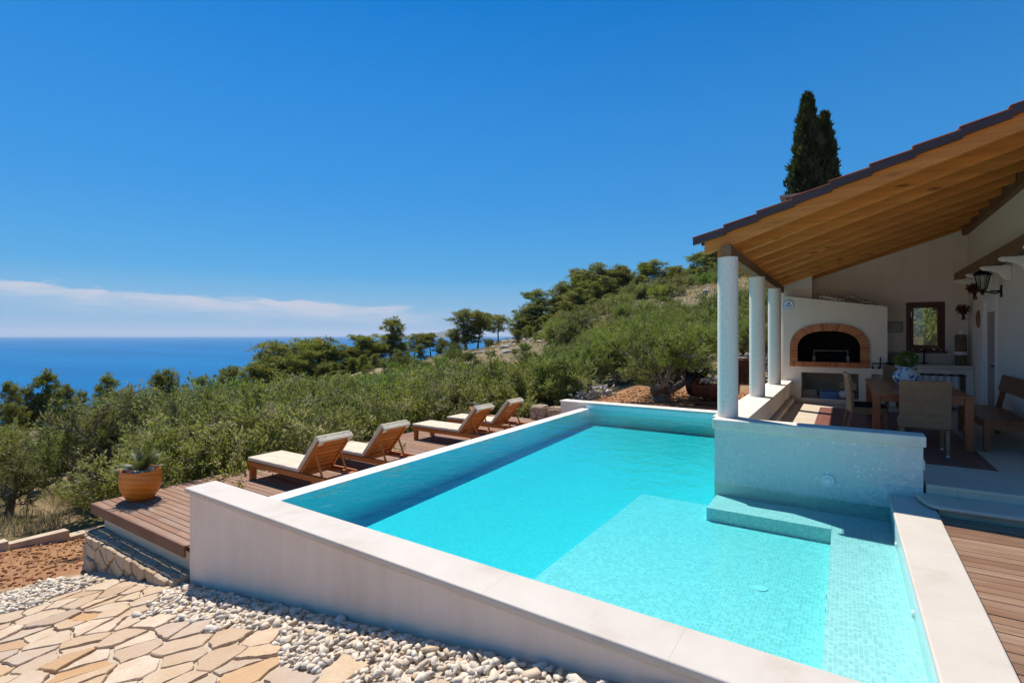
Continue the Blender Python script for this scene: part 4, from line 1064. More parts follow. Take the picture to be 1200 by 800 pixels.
for k,(dx,dy,dz,s,l) in enumerate(((-.10,-.03,.37,.085,'grey white stone at the left side of the ochre pot'),(.05,-.06,.40,.10,'largest white stone heaped in the middle of the ochre pot'),(.16,.05,.37,.07,'small white stone at the right rim of the ochre pot'))):
    rock('pebble',l,-8.80+dx,11.75+dy,DZK+dz,s,'pebble_white',.8,'stone',None,True)
fronds('cycad','small spiky plant growing out of the stones in the ochre pot',-8.80,11.80,DZK+.36,16,.40,'cycad_leaf',leaf=.06)
# ================================================================ behind the pool: barrel planter, rusty frame, clay pot
def barrel():
    x,y=-3.15,15.55; z=-.28
    t=thing('barrel_planter','old dark half barrel planter on a low stand beside the olive tree','barrel',(x,y,z),math.radians(-12))
    n=22; L=1.15
    b=MB()
    for k in range(n):                 # staves of the lower half
        a0=math.pi+math.pi*k/n; a1=math.pi+math.pi*(k+.94)/n; r0,r1=.40,.44
        def P(a,r,xx): return (xx,r*math.cos(a),.62+r*math.sin(a))
        seg=[(-L/2,.88),(0,1.),(L/2,.88)]
        for (xa,fa),(xb,fb) in zip(seg[:-1],seg[1:]):
            b.hexa([P(a,r*f,xx) for r in (r0,r1) for a in (a0,a1) for (xx,f) in ((xa,fa),(xb,fb))])
    b.build('stave',M['rust_inside'],t)
    b=MB()
    for k in range(n*2):               # raised round end
        a=2*math.pi*k/(n*2); a1=2*math.pi*(k+1)/(n*2)
        b.hexa([(-L/2+dx,r*math.cos(q),.66+r*math.sin(q)) for r in (.33,.43) for q in (a,a1) for dx in (-.10,.32*(math.sin(q)>0)*math.sin(q)+.05)])
    b.build('barrel_end',M['iron'],t)
    b=MB(); b.lathe([(0,0),(.36,0),(.36,.02),(0,.02)],(0,0,0),24); d=b.build('end_board',M['rust'],t); d.rotation_euler=(0,math.pi/2,0); d.location=(-L/2+.0,0,.66)
    b=MB()
    for xx in (-.4,.4): b.box(xx-.04,-.36,0,xx+.04,.36,.10); b.box(xx-.04,-.3,.1,xx+.04,-.2,.24); b.box(xx-.04,.2,.1,xx+.04,.3,.24)
    for yy in (-.3,.3): b.box(-.62,yy-.03,.08,.62,yy+.03,.14)
    b.build('stand',M['rust'],t)
    return t
barrel()
items=[(-3.15+random.uniform(-.36,.42),15.55+random.uniform(-.22,.22),-.28+.66+random.uniform(0,.14),random.uniform(.05,.10),.5) for _ in range(60)]
tag(scatter('stone_pile',items,M['field_rock'],PP,None,(-3.0,15.55,.36)),'heap of dark grey stones filling the half barrel','stones')
rf=thing('rusty_frame','square rusty iron frame standing behind the half barrel','frame',(-2.55,16.6,-.28))
b=MB(); b.box(-.45,-.02,.0,-.41,.02,1.35); b.box(.41,-.02,0,.45,.02,1.35); b.box(-.41,-.02,1.31,.41,.02,1.35); b.box(-.41,-.02,.55,.41,.02,.59); b.build('bars',M['rust'],rf)
b=MB(); b.box(-.40,.0,.60,.40,.012,1.30); b.build('sheet',M['rust_inside'],rf)
bowl('flower_pot','plain terracotta pot beside the half barrel, half hidden by the near column',-2.25,14.15,-.28,[(0,0),(.15,0),(.20,.12),(.245,.33),(.26,.33),(.26,.38),(.22,.38),(.215,.34),(0,.34)],'terracotta',(.215,.35))
fronds('agave','short reddish spiky plant in the plain terracotta pot',-2.25,14.15,.06,16,.30,'dry_leaf',leaf=.02)
# ================================================================ dining table, chairs, bench
TX0,TX1,TY0,TY1=.34,1.49,9.28,12.3; TZ=ZT+.745
tb=thing('dining_table','long reddish brown wooden dining table in the middle of the terrace','table',(.915,10.8,ZT))
def tbm(m,n,mat='table_wood',**k): return m.build(n,M[mat],tb,(.915,10.8,ZT-.0045),**k)
b=MB(); n=6
for k in range(n):
    a=TX0+.10+(TX1-TX0-.2)*k/n; b.box(a+.001,TY0+.002,TZ-.035,a+(TX1-TX0-.2)/n-.001,TY1-.002,TZ)
b.box(TX0,TY0,TZ-.036,TX0+.099,TY1,TZ+.001); b.box(TX1-.099,TY0,TZ-.036,TX1,TY1,TZ+.001)
tbm(b,'table_top',bevel=.004)
b=MB(); b.box(TX0+.1,TY0+.035,TZ-.12,TX1-.1,TY0+.06,TZ-.037); b.box(TX0+.1,TY1-.06,TZ-.12,TX1-.1,TY1-.035,TZ-.037); b.box(TX0+.035,TY0+.1,TZ-.12,TX0+.06,TY1-.1,TZ-.037); b.box(TX1-.06,TY0+.1,TZ-.12,TX1-.035,TY1-.1,TZ-.037); tbm(b,'apron',bevel=.003)
for x in (TX0+.01,TX1-.105):
    for y in (TY0+.01,TY1-.105):
        b=MB(); b.box(x,y,ZT+.005,x+.095,y+.095,TZ-.0365); tbm(b,'leg',bevel=.004)
def chair_proto():
    t=thing('wicker_chair','x','chair')   # faces +Y, back at y=0
    b=MB()
    def prof(z): return .02-.10*max(0,(z-.45))**1.2*1.0-.03*max(0,z-.85)
    zs=np.linspace(.36,.98,12)
    W=.27; vs=[]
    for z in zs:
        for i in range(9):
            u=-1+2*i/8; ww=W*(1+.05*(z-.4)); vs.append((u*ww,prof(z)+.018*u*u,z))
    nb=len(vs); 
    for z in zs:
        for i in range(9):
            u=-1+2*i/8; ww=W*(1+.05*(z-.4)); vs.append((u*ww,prof(z)+.018*u*u+.038,z))
    fs=[]
    for k in range(11):
        for i in range(8):
            a=k*9+i; fs.append((a,a+1,a+10,a+9)); fs.append((nb+a+9,nb+a+10,nb+a+1,nb+a))
        fs.append((k*9,k*9+9,nb+k*9+9,nb+k*9)); fs.append((k*9+8,nb+k*9+8,nb+k*9+17,k*9+17))
    for i in range(8): fs.append((i,nb+i,nb+i+1,i+1)); a=99+i; fs.append((a,a+1,nb+a+1,nb+a))
    b.add(vs,fs); b.build('backrest',M['wicker'],t,bevel=0)
    b=MB(); b.box(-.265,.045,.33,.265,.53,.445); b.build('seat',M['wicker'],t,bevel=.025,seg=3)
    b=MB(); b.box(-.235,.07,.446,.235,.51,.485); b.build('seat_pad',M['cloth_dark'],t,bevel=.018,seg=3)
    for x in (-.235,.235):
        for y,dy in ((.05,-.06),(.50,.02)):
            b=MB(); b.hexa([(x+sx*w,yy+sy*w,z) for (z,w,yy) in ((.02,.016,y+dy),(.335,.021,y)) for sy in (-1,1) for sx in (-1,1)]); lg=b.build('leg',M['wicker'],t)
            b=MB(); b.lathe([(.016,0),(.016,.021),(0,.021)],(x,y+dy,0),10); b.build('glide',M['white_plastic'],lg)
    return t
CP=chair_proto()
ch=[(.90,8.74,0,'wicker dining chair at the near table end, its back to the pool'),(.02,10.15,-math.pi/2+.12,'wicker dining chair seen side on at the long table side facing the columns'),(.93,12.95,math.pi,'brown wicker dining chair at the far end of the table, behind the painted vase')]
for k,(x,y,rz,lab) in enumerate(ch):
    o=CP if k==0 else dup(CP); o.location=(x,y,ZT+.0045); o.rotation_euler=(0,0,rz); tag(o,lab,'chair','wicker chairs around the dining table')
bn=thing('wooden_bench','dark wooden bench with a plank backrest along the white side wall','bench',(1.9,10.4,ZT))
def bm(m,n,**k): return m.build(n,M['bench_wood'],bn,(1.9,10.4,ZT),**k)
b=MB(); b.box(1.60,9.42,ZT+.40,1.86,11.42,ZT+.44); b.box(1.868,9.42,ZT+.40,2.12,11.42,ZT+.44); bm(b,'seat',bevel=.006)
b=MB(); b.box(1.63,9.47,ZT+.30,2.08,9.50,ZT+.399); b.box(1.63,11.34,ZT+.30,2.08,11.37,ZT+.399); b.box(1.62,9.51,ZT+.31,1.645,11.33,ZT+.399); bm(b,'apron',bevel=.003)
for y in (9.44,11.31):
    b=MB(); b.hexa([(x,yy,z) for z,w in ((ZT,.055),(ZT+.399,.085)) for yy in (y,y+.075) for x in (1.605,1.605+w)]); bm(b,'leg',bevel=.004)
    b=MB(); b.bar((2.09,y+.035,ZT),(2.10,y+.035,ZT+.40),.07,.07,(0,1,0)); b.bar((2.10,y+.035,ZT+.40),(2.215,y+.035,ZT+.93),.07,.05,(0,1,0)); bm(b,'leg',bevel=.004)
b=MB(); b.hexa([(x,y,z) for (z,x0) in ((ZT+.70,2.115),(ZT+.95,2.17)) for y in (9.42,11.46) for x in (x0,x0+.035)]); bm(b,'backrest',bevel=.006)
# on the table
b=MB(); b.box(.80,9.75,TZ+.002,1.06,11.9,TZ+.006); tag(b.build('table_runner',M['cloth_white'],None,(.93,10.8,TZ),bevel=.001),'narrow white cloth runner laid along the dining table','table runner')
vp=[(0,0),(.085,0),(.09,.01),(.15,.06),(.185,.13),(.18,.20),(.13,.26),(.10,.285),(.10,.30),(.155,.32),(.16,.33),(.14,.33),(.09,.305),(.0,.29)]
b=MB(); b.lathe(vp,(0,0,0),36); tag(b.local('painted_vase',M['painted_ceramic'],(.86,10.75,TZ+.0065),smooth=True),'round blue and white painted vase standing on the table runner','vase')
# ================================================================ counter, curtain, window shelf, wall pieces
kc=thing('sink_counter','pale stone sink counter below the terrace window','counter',(1.55,14.5,ZT)); KO=(1.55,14.5,ZT)
b=MB(); b.box(.83,14.2,1.02,2.262,14.895,1.11); b.build('counter_top',M['floor_stone'],kc,KO,bevel=.01)
b=MB(); b.box(.83,14.23,ZT+.0045,.95,14.89,1.019); b.box(2.14,14.23,ZT+.0045,2.262,14.89,1.019); b.box(.83,14.22,.93,2.26,14.89,1.018); b.build('support',M['plaster_in'],kc,KO)
b=MB(); b.box(.83,14.865,1.112,2.262,14.896,1.30); b.build('splashback',M['floor_stone'],kc,KO)
b=MB(); b.tube((.95,14.205,.90),(2.14,14.205,.90),.009); 
for k in range(7): b.box(1.06+k*.16,14.19,.895,1.12+k*.16,14.2,.925)
b.build('curtain_rod',M['iron'],kc,KO)
V=[];Q=[];xs=np.linspace(1.18,2.03,60)
for z in (.885,.6,.24): V+=[(x,14.22+.022*math.sin((x-1.18)*52)*(1.1-(z>.8)*.5),z) for x in xs]
for r in range(2): Q+=[(r*60+i,r*60+i+1,(r+1)*60+i+1,(r+1)*60+i) for i in range(59)]
V=[(x-1.6,y-14.22,z-.9) for x,y,z in V]
tag(npmesh('curtain',np.array(V),np.array(Q),M['cloth_white'],None,None,(1.6,14.22,.9),True),'white pleated curtain hanging below the sink counter','curtain')
fc=MB(); fc.path([(0,0,0),(0,0,.26),(0,-.03,.31),(0,-.10,.32),(0,-.14,.28)],.016,10); fc.tube((-.06,0,.02),(.06,0,.02),.014); fc.tube((0,0,0),(0,0,.015),.03,.03,14)
tag(fc.local('tap',M['iron'],(1.50,14.74,1.112)),'dark metal tap standing on the sink counter under the window','tap')
tv=thing('tall_jar','tall dark wicker jar of dried stems in the corner of the sink counter','jar',(2.10,14.55,1.112))
b=MB(); b.lathe([(0,0),(.095,0),(.10,.02),(.10,.62),(.085,.66),(0,.66)],(0,0,0),24); b.build('jar_body',M['basket'],tv,smooth=False)
b=MB(); b.lathe([(.103,.22),(.112,.24),(.112,.27),(.103,.29)],(0,0,0),20); b.build('band',M['pebble_white'],tv)
b=MB(); b.lathe([(0,0),(.06,0),(.06,.10),(0,.10)],(0,0,.66),16); b.build('glass_neck',M['window_glass'],tv)
b=MB(); b.hexa([(x,y,z) for (z,dy) in ((0,0),(.26,.10)) for y in (dy,dy+.015) for x in (-.17,.17)]); tag(b.local('serving_board',M['flue_stone'],(.98,14.72,1.112),bevel=.004),'pale board leaning on the splashback at the oven end of the counter','board')
sh=[(1.30,'flat pale shell at the handle end of the window sill'),(1.46,'round beige shell in the middle of the window sill'),(1.68,'white coral lump on the window sill'),(1.80,'small white shell at the far end of the window sill')]
for x,l in sh: rock('shell',l,x,14.83,WZ0+.03,.038,'pebble_white',.6,'shell',None,True)
pf=thing('framed_picture','small framed drawing hanging between the oven and the window','picture',(.985,14.897,1.95))
b=MB(); 
for x0,x1,z0,z1 in ((-.15,-.125,-.13,.13),(.125,.15,-.13,.13),(-.125,.125,.105,.13),(-.125,.125,-.13,-.105)): b.box(x0,-.02,z0,x1,0,z1)
b.build('frame',M['flue_stone'],pf); b=MB(); b.box(-.125,-.01,-.105,.125,-.001,.105); b.build('picture',M['picture_paper'],pf)
wp=thing('wall_plaque','oval wooden plaque hanging on the white side wall beside the door','plaque',(XW-.001,13.78,2.08))
b=MB()
b.lathe([(.0,.0),(.12,.0),(.125,.02),(.10,.035),(0,.03)],(0,0,0),26); q=b.build('board',M['beam_wood'],wp,smooth=False); q.rotation_euler=(0,-math.pi/2,0); q.scale=(1.45,1,1)
b=MB(); b.lathe([(0,.031),(.07,.034),(0,.045)],(0,0,0),20); q=b.build('boss',M['basket'],wp); q.rotation_euler=(0,-math.pi/2,0); q.scale=(1.4,1,1)
def bouquet(x,y,z,label):
    V=[];Q=[];R=[]
    for k in range(420):
        d=RS.normal(size=3); d/=np.linalg.norm(d); c=np.array([0,0,0])+d*np.array([.10,.14,.10])*RS.uniform(.3,1); t=RS.normal(size=3); t/=np.linalg.norm(t); s=np.cross(t,d); s/=np.linalg.norm(s)+1e-6
        b=len(V); V+=[c,c+t*.03+s*.012,c+t*.06,c+t*.03-s*.012]; Q.append((b,b+1,b+2,b+3)); R.append(RS.rand())
    for k in range(14):
        b=len(V); e=np.array([RS.uniform(-.04,.04),-.06+RS.uniform(-.03,.03),-.22]); V+=[np.array([0,0,-.03]),np.array([.008,0,-.03]),e+[.008,0,0],e]; Q.append((b,b+1,b+2,b+3)); R.append(.5)
    tag(npmesh('dried_bouquet',np.array(V),np.array(Q),M['dried_flower'],None,R,(x,y,z)),label,'dried flowers')
bouquet(2.12,14.45,2.30,'dark dried bouquet hanging low in the corner beside the oval plaque')
bouquet(2.10,13.2,2.66,'dark dried bouquet hanging under the corbels behind the lantern')
ln=thing('wall_lantern','black iron lantern with glass panes on a bracket of the side wall','lantern',(2.02,12.0,2.50))
b=MB(); b.tube((.245,.0,.02),(.10,.0,.02),.012); b.path([(.245,0,.02),(.18,0,-.02),(.08,0,.0),(0,0,.035)],.013,8); b.box(.232,-.045,-.09,.249,.045,.12); b.lathe([(.0,-.05),(.02,-.03),(.05,.04),(.055,.06),(0,.06)],(0,0,0),6); b.build('bracket',M['iron'],ln)
b=MB(); b.lathe([(.13,.30),(.135,.315),(.06,.38),(.035,.39),(.03,.42),(.012,.43),(.0,.47)],(0,0,0),6)
for k in range(6):
    a=math.pi/3*k; b.bar((.055*math.cos(a),.055*math.sin(a),.06),(.105*math.cos(a),.105*math.sin(a),.305),.011,.011,(math.cos(a+.5),math.sin(a+.5),0.1))
b.build('cage',M['iron'],ln)
b=MB(); b.lathe([(.05,.062),(.1,.30)],(0,0,0),6); b.f=[f for f in b.f if len(f)==4]; b.r=b.r[:len(b.f)]; b.build('glass',M['lamp_glass'],ln)

# leafy plant in the painted vase
def posy(x,y,z,n,r,mat,label):
    rng=np.random.RandomState(31); d=nrm_(rng.normal(size=(n,3))); P=d*np.array([r,r,r*.75])*rng.uniform(.2,1,(n,1))**.5+np.array([0,0,r*.75]); V=[];Q=[]
    s=nrm_(np.cross(d,rng.normal(size=(n,3)))); L=.05; W=.028
    V=np.stack([P,P+d*L*.5+s*W*.5,P+d*L,P+d*L*.5-s*W*.5],1).reshape(-1,3); Q=np.arange(n*4).reshape(n,4)
    st=[]; 
    for k in range(16): st+= [(0,0,-.05),(.006,0,-.05),tuple(P[k]+[.004,0,0]),tuple(P[k])]
    V=np.vstack([V,np.array(st)]); Q=np.vstack([Q,np.arange(64).reshape(16,4)+n*4])
    o=npmesh('potted_plant',V,Q,M[mat],None,rng.uniform(0,1,len(Q)),(x,y,z)); tag(o,label,'plant')
def nrm_(v): return v/(np.linalg.norm(v,axis=-1,keepdims=True)+1e-9)
posy(.86,10.75,TZ+.335,420,.15,'shrub_leaf','small leafy green plant growing out of the painted vase on the table')
b=MB(); b.lathe([(0,0),(.10,0),(.16,.03),(.15,.035),(.09,.012),(0,.012)],(0,0,0),24); tag(b.local('bowl',M['iron'],(1.08,10.45,TZ+.002)),'shallow black iron bowl on the table beside the painted vase','bowl')
# ================================================================ vegetation
def nrm(v): return v/(np.linalg.norm(v,axis=-1,keepdims=True)+1e-9)
def leaves(P,D,L,W,rng,jit=.5):
    n=len(P); d=nrm(D+rng.normal(size=(n,3))*jit); s=nrm(np.cross(d,rng.normal(size=(n,3))))
    l=(L*rng.uniform(.7,1.25,n))[:,None]; w=(W*rng.uniform(.7,1.2,n))[:,None]
    V=np.stack([P,P+d*l*.5+s*w*.5,P+d*l,P+d*l*.5-s*w*.5],1).reshape(-1,3)
    return V,np.arange(n*4).reshape(n,4)
class Tree:
    def __init__(s,seed): s.rng=np.random.RandomState(seed); s.tubes=[]; s.tw=[]     # tw: point, dir, tone
    def limb(s,p,d,L,r,segs,wander,up=0.,end=.35):
        pts=[p];d=d/np.linalg.norm(d)
        for i in range(segs):
            d=d+s.rng.normal(size=3)*wander+np.array([0,0,up]); d=d/np.linalg.norm(d); p=p+d*L/segs; pts.append(p)
        rr=np.linspace(r,r*end,segs+1); s.tubes.append((pts,rr)); return pts,rr,d
    def wood(s,name,mat,parent,n=7,minr=.0):
        b=MB()
        for pts,rr in s.tubes:
            if rr[0]>minr: b.path([tuple(p) for p in pts],list(rr),n if rr[0]>.03 else 5,.5)
        return b.build(name,M[mat],parent,smooth=True)
    def crown(s,name,mat,parent,per,L,W,jit,spread,tone_up=0.):
        P=np.array([t[0] for t in s.tw]);D=np.array([t[1] for t in s.tw]);T=np.array([t[2] for t in s.tw]); Ls=np.array([t[3] for t in s.tw])
        k=per; f=s.rng.uniform(0,1,(len(P),k,1)); PP=P[:,None]+D[:,None]*Ls[:,None,None]*f+s.rng.normal(size=(len(P),k,3))*spread
        DD=np.repeat(D[:,None],k,1); R=np.clip(T[:,None]+s.rng.uniform(-.3,.3,(len(P),k)),0,1).ravel()
        V,Q=leaves(PP.reshape(-1,3),DD.reshape(-1,3),L,W,s.rng,jit); return npmesh(name,V,Q,M[mat],parent,R)
def branch_out(t,pts,rr,d0,depth,L,r,cfg):
    rng=t.rng
    for k in range(cfg['kids'][depth]):
        f=rng.uniform(cfg.get('from',.3),1.) if k else 1.; i=min(int(f*(len(pts)-1)),len(pts)-1); p=pts[i]
        d=nrm(d0*cfg['keep']+rng.normal(size=3)*cfg['spread']*np.array([1,1,cfg.get('flat',.8)])+np.array([0,0,cfg['up']]))
        l=L*rng.uniform(.7,1.15); q,q2,dl=t.limb(p,d,l,r,4,cfg['wander'],cfg['lift'])
        if depth+1<len(cfg['kids']): branch_out(t,q,q2,dl,depth+1,L*cfg['lr'],r*.55,cfg)
        else:
            tone=rng.uniform(.2,.8)
            for j in range(cfg['twigs']):
                a=q[rng.randint(1,len(q))]+rng.normal(size=3)*.03*cfg['size']
                t.tw.append((a,nrm(dl+rng.normal(size=3)*cfg['tw_sp']+np.array([0,0,cfg['tw_up']])),tone+rng.uniform(-.15,.15),cfg['tw_l']*rng.uniform(.6,1.3)))
def olive(seed,label_mat='olive_leaf',near=True,size=1.,stems=3,low=False):
    t=Tree(seed); rng=t.rng
    root=thing('olive_tree','x','tree')
    base=np.array([0,0,-.15]); tops=[]
    cfg=dict(kids=[4,4,3] if near else [4,3,2],keep=.75,spread=.62,up=.22,wander=.13,lift=.02,lr=.62,twigs=6 if near else 6,tw_sp=.55,tw_up=.22,tw_l=.30 if near else .45,size=1)
    if low:
        for k in range(stems+2):
            a=2*math.pi*k/(stems+2)+rng.uniform(-.4,.4); p,r,d=t.limb(base+np.array([math.cos(a)*.15,math.sin(a)*.15,0]),np.array([math.cos(a)*.55,math.sin(a)*.55,1.]),.7,.05,4,.12)
            branch_out(t,p,r,d,0,.75,.028,cfg)
    else:
        p,r,d=t.limb(base,np.array([rng.uniform(-.2,.2),rng.uniform(-.2,.2),1]),.75,.15,5,.12,0,.75)
        for k in range(stems):
            a=2*math.pi*k/stems+rng.uniform(-.5,.5); q,r2,d2=t.limb(p[-1],np.array([math.cos(a)*.75,math.sin(a)*.75,.8]),.75,.085,5,.15,.02,.6)
            branch_out(t,q,r2,d2,0,.78,.035,cfg)
    t.wood('trunk','bark',root,8,.0 if near else .012)
    t.crown('crown',label_mat,root,21 if near else 14,.074 if near else .11,.023 if near else .04,.45,.02)
    return root
def big_olive():
    t=Tree(777); rng=t.rng; root=thing('olive_tree','x','tree')
    cfg=dict(kids=[5,4,4],keep=.8,spread=.55,up=.2,wander=.14,lift=.01,lr=.64,twigs=6,tw_sp=.55,tw_up=.2,tw_l=.3,size=1)
    p,r,d=t.limb(np.array([0,0,-.15]),np.array([.1,.0,1]),.55,.27,4,.1,0,.85)
    for k in range(5):
        a=2*math.pi*k/5+rng.uniform(-.4,.4); q,r2,d2=t.limb(p[2+k%3],np.array([math.cos(a),math.sin(a),.75]),1.15,.13,7,.22,.05,.5); branch_out(t,q,r2,d2,0,.85,.045,cfg)
    t.wood('trunk','bark',root,10); t.crown('crown','olive_fresh',root,22,.062,.019,.45,.02); return root
def shrub(seed,mat,n=90,L=.13,W=.05,h=1.):
    t=Tree(seed); rng=t.rng; root=thing('shrub','x','shrub')
    cfg=dict(kids=[4,3],keep=.7,spread=.6,up=.25,wander=.12,lift=.03,lr=.65,twigs=6,tw_sp=.6,tw_up=.25,tw_l=.35,size=1)
    for k in range(6):
        a=2*math.pi*k/6+rng.uniform(-.4,.4); p,r,d=t.limb(np.array([0,0,-.1]),np.array([math.cos(a)*.8,math.sin(a)*.8,rng.uniform(.5,1.2)]),.65*h,.03,4,.15)
        branch_out(t,p,r,d,0,.55*h,.015,cfg)
    t.wood('stem','bark',root,5,.008); t.crown('crown',mat,root,9,L,W,.5,.04); return root
def pine(seed,hgt=8.,style='round'):
    t=Tree(seed); rng=t.rng; root=thing('pine_tree','x','tree')
    lean=np.array([rng.uniform(-.12,.12),rng.uniform(-.12,.12),1]); p,r,d=t.limb(np.array([0,0,-.3]),lean,hgt*.93,hgt*.018+.03,10,.045,.02,.2)
    lo={'round':.14,'umbrella':.46,'slender':.24,'low':.04}[style]; nl={'round':40,'umbrella':30,'slender':40,'low':44}[style]
    for k in range(nl):
        f=lo+(1-lo)*(k+rng.rand())/nl; i=f*(len(p)-1); a0=int(min(i,len(p)-2)); b=p[a0]+(p[a0+1]-p[a0])*(i-a0)
        az=k*2.4+rng.uniform(-.6,.6); g=(f-lo)/(1-lo)
        prof={'round':.30*math.sin(math.pi*(.18+.76*g))**.8*(1-.4*g**3),'umbrella':.33*(.55+.6*math.sin(math.pi*min(1,g*1.05)))*(1-.5*g*g),'slender':.21*(1-g)**.75+.006,'low':.29*(1-.9*g)+.012}[style]*hgt*rng.uniform(.3,1.35)
        if rng.rand()<.2: continue
        el={'round':.15+.5*g,'umbrella':.25+.45*g,'slender':.2+.5*g,'low':.1+.5*g}[style]+rng.uniform(-.15,.2)
        q,q2,dl=t.limb(b,np.array([math.cos(az)*math.cos(el),math.sin(az)*math.cos(el),math.sin(el)]),prof,.035+.03*(1-g),4,.14,.05,.3)
        m=max(3,int(prof*3.6))
        for j in range(m):
            c=q[rng.randint(1,len(q))]; e=nrm(dl*.5+rng.normal(size=3)*np.array([.8,.8,.35])+np.array([0,0,.25])); l2=rng.uniform(.3,.8)*.11*hgt
            c2=c+e*l2; t.tubes.append(([c,c2],np.array([.02,.008]))); tone=rng.uniform(.15,.85)
            for w in range(8):
                o=rng.normal(size=3)*np.array([.5,.5,.34])*(.028 if style=='slender' else .036)*hgt
                t.tw.append((c2+o,nrm(o/(.036*hgt)+e*.8+np.array([0,0,.7])),tone+rng.uniform(-.15,.15),.2))
    t.wood('trunk','pine_bark',root,7,.0); t.crown('crown','pine_needle',root,6,.42,.085,.55,.10); return root
def cypress(label):
    rng=np.random.RandomState(5); root=thing('cypress_tree',label,'tree')
    b=MB(); b.tube((0,0,-.5),(0,0,12),.28,.05,9); b.tube((.2,.1,.4),(1.0,.3,9.6),.14,.04,8); b.build('trunk',M['pine_bark'],root)
    P=[];D=[];T=[]
    for (x,y,zt,zb,R,n) in ((0,0,15.3,1.0,1.4,13500),(1.2,.35,14.2,1.5,1.2,11500)):
        h=rng.uniform(0,1,n); z=zb+(zt-zb)*h; prof=R*np.minimum(1,(1-h)**.75*1.3)*(.75+.25*np.minimum(1,h*6))
        a=rng.uniform(0,2*np.pi,n); lump=1+.16*np.sin(a*3+z*1.9)+.14*np.sin(a*5-z*2.7)+.10*np.sin(z*6.1+a*2)
        rr=prof*lump*np.sqrt(rng.uniform(.35,1,n)); lx=x*np.clip((z-1)/8,0,1)
        P.append(np.stack([lx+rr*np.cos(a),y+rr*np.sin(a),z],1)); D.append(np.stack([np.cos(a)*.45,np.sin(a)*.45,np.full(n,1.)],1)); T.append(np.clip(.5+.3*np.sin(a*3+z*1.9)+rng.uniform(-.35,.35,n),0,1))
    V,Q=leaves(np.vstack(P),np.vstack(D),.42,.15,rng,.28); npmesh('crown',V,Q,M['cypress_leaf'],root,np.concatenate(T)); return root
def place(proto,x,y,s,label,group,rz=None,z=None,sz=None,cat=None,first=set()):
    o=proto if id(proto) not in first else dup(proto); first.add(id(proto))
    o.location=(x,y,(gz(x,y) if z is None else z)); o.scale=(s,s,s*(sz or 1)); o.rotation_euler=(0,0,random.uniform(0,6.28) if rz is None else rz); tag(o,label,cat,group); return o
_used={}
def put(proto,*a,**k):
    key=proto.name
    if key in _used: o=dup(proto)
    else: o=proto; _used[key]=1
    x,y,s,label,group=a[:5]
    o.location=(x,y,gz(x,y)+k.get('dz',0)); o.scale=(s,s,s*k.get('sz',1)); o.rotation_euler=(0,0,k['rz'] if 'rz' in k else random.uniform(0,6.28)); o['label']=label
    if group: o['group']=group
    return o
_hc={}
def ptop(pr):
    k=pr.name
    if k not in _hc:
        _hc[k]=max(np.percentile([v.co.z for v in c.data.vertices],99.6) for c in pr.children if c.name.startswith(('crown','stem')))
    return _hc[k]
LPX=[-120,-50,0,50,100,150,200,250,300,350,400,450,500,550,600,650,700,900]; LPY=[560,540,524,510,490,466,441,433,429,438,442,437,428,428,432,432,425,425]
def pv(x,y):
    v=-SN*x+CS*y; return 600+F*(CS*x+SN*y)/v, v
def puth(pr,x,y,h,ytop,label,group,rz=None,sz=1.):   # as tall as h, or so that the top shows on row ytop
    g=gz(x,y)
    if h<=0: p,v=pv(x,y); h=H-(ytop-HY)*v/F-g
    s=h/(ptop(pr)*sz); kw={'sz':sz}
    if rz is not None: kw['rz']=rz
    return put(pr,x,y,s,label,group,**kw)
def fit(x,y,nat,lo=1.3,slack=.92):
    p,v=pv(x,y); 
    if v<3: return nat
    m=H-(np.interp(p,LPX,LPY)-HY)*v/F-gz(x,y); h=min(nat,m*random.uniform(slack,1.02)); return h if h>lo else 0
# --- prototypes
OL=[olive(101,'olive_leaf',True,1,3),olive(102,'olive_leaf',True,1,3),olive(103,'olive_leaf',True,1,4,True),olive(104,'olive_leaf',True,1,4,True)]
OF=[olive(111,'olive_leaf',False,1,3,True),olive(112,'olive_leaf',False,1,4,True),olive(113,'olive_fresh',False,1,4,True)]
FR=[olive(121,'olive_fresh',True,1,3),olive(122,'olive_fresh',True,1,4,True)]
SB=[shrub(131,'shrub_leaf'),shrub(132,'shrub_leaf'),shrub(133,'maquis_leaf'),shrub(134,'maquis_leaf')]
PN={'round':[pine(141,8,'round'),pine(142,8,'round'),pine(143,8,'round')],'umbrella':[pine(144,8,'umbrella'),pine(145,8,'umbrella')],'slender':[pine(146,8,'slender'),pine(147,8,'slender')],'low':[pine(148,8,'low'),pine(149,8,'low')]}
G1='grey green olive trees massed beside the lounger deck'
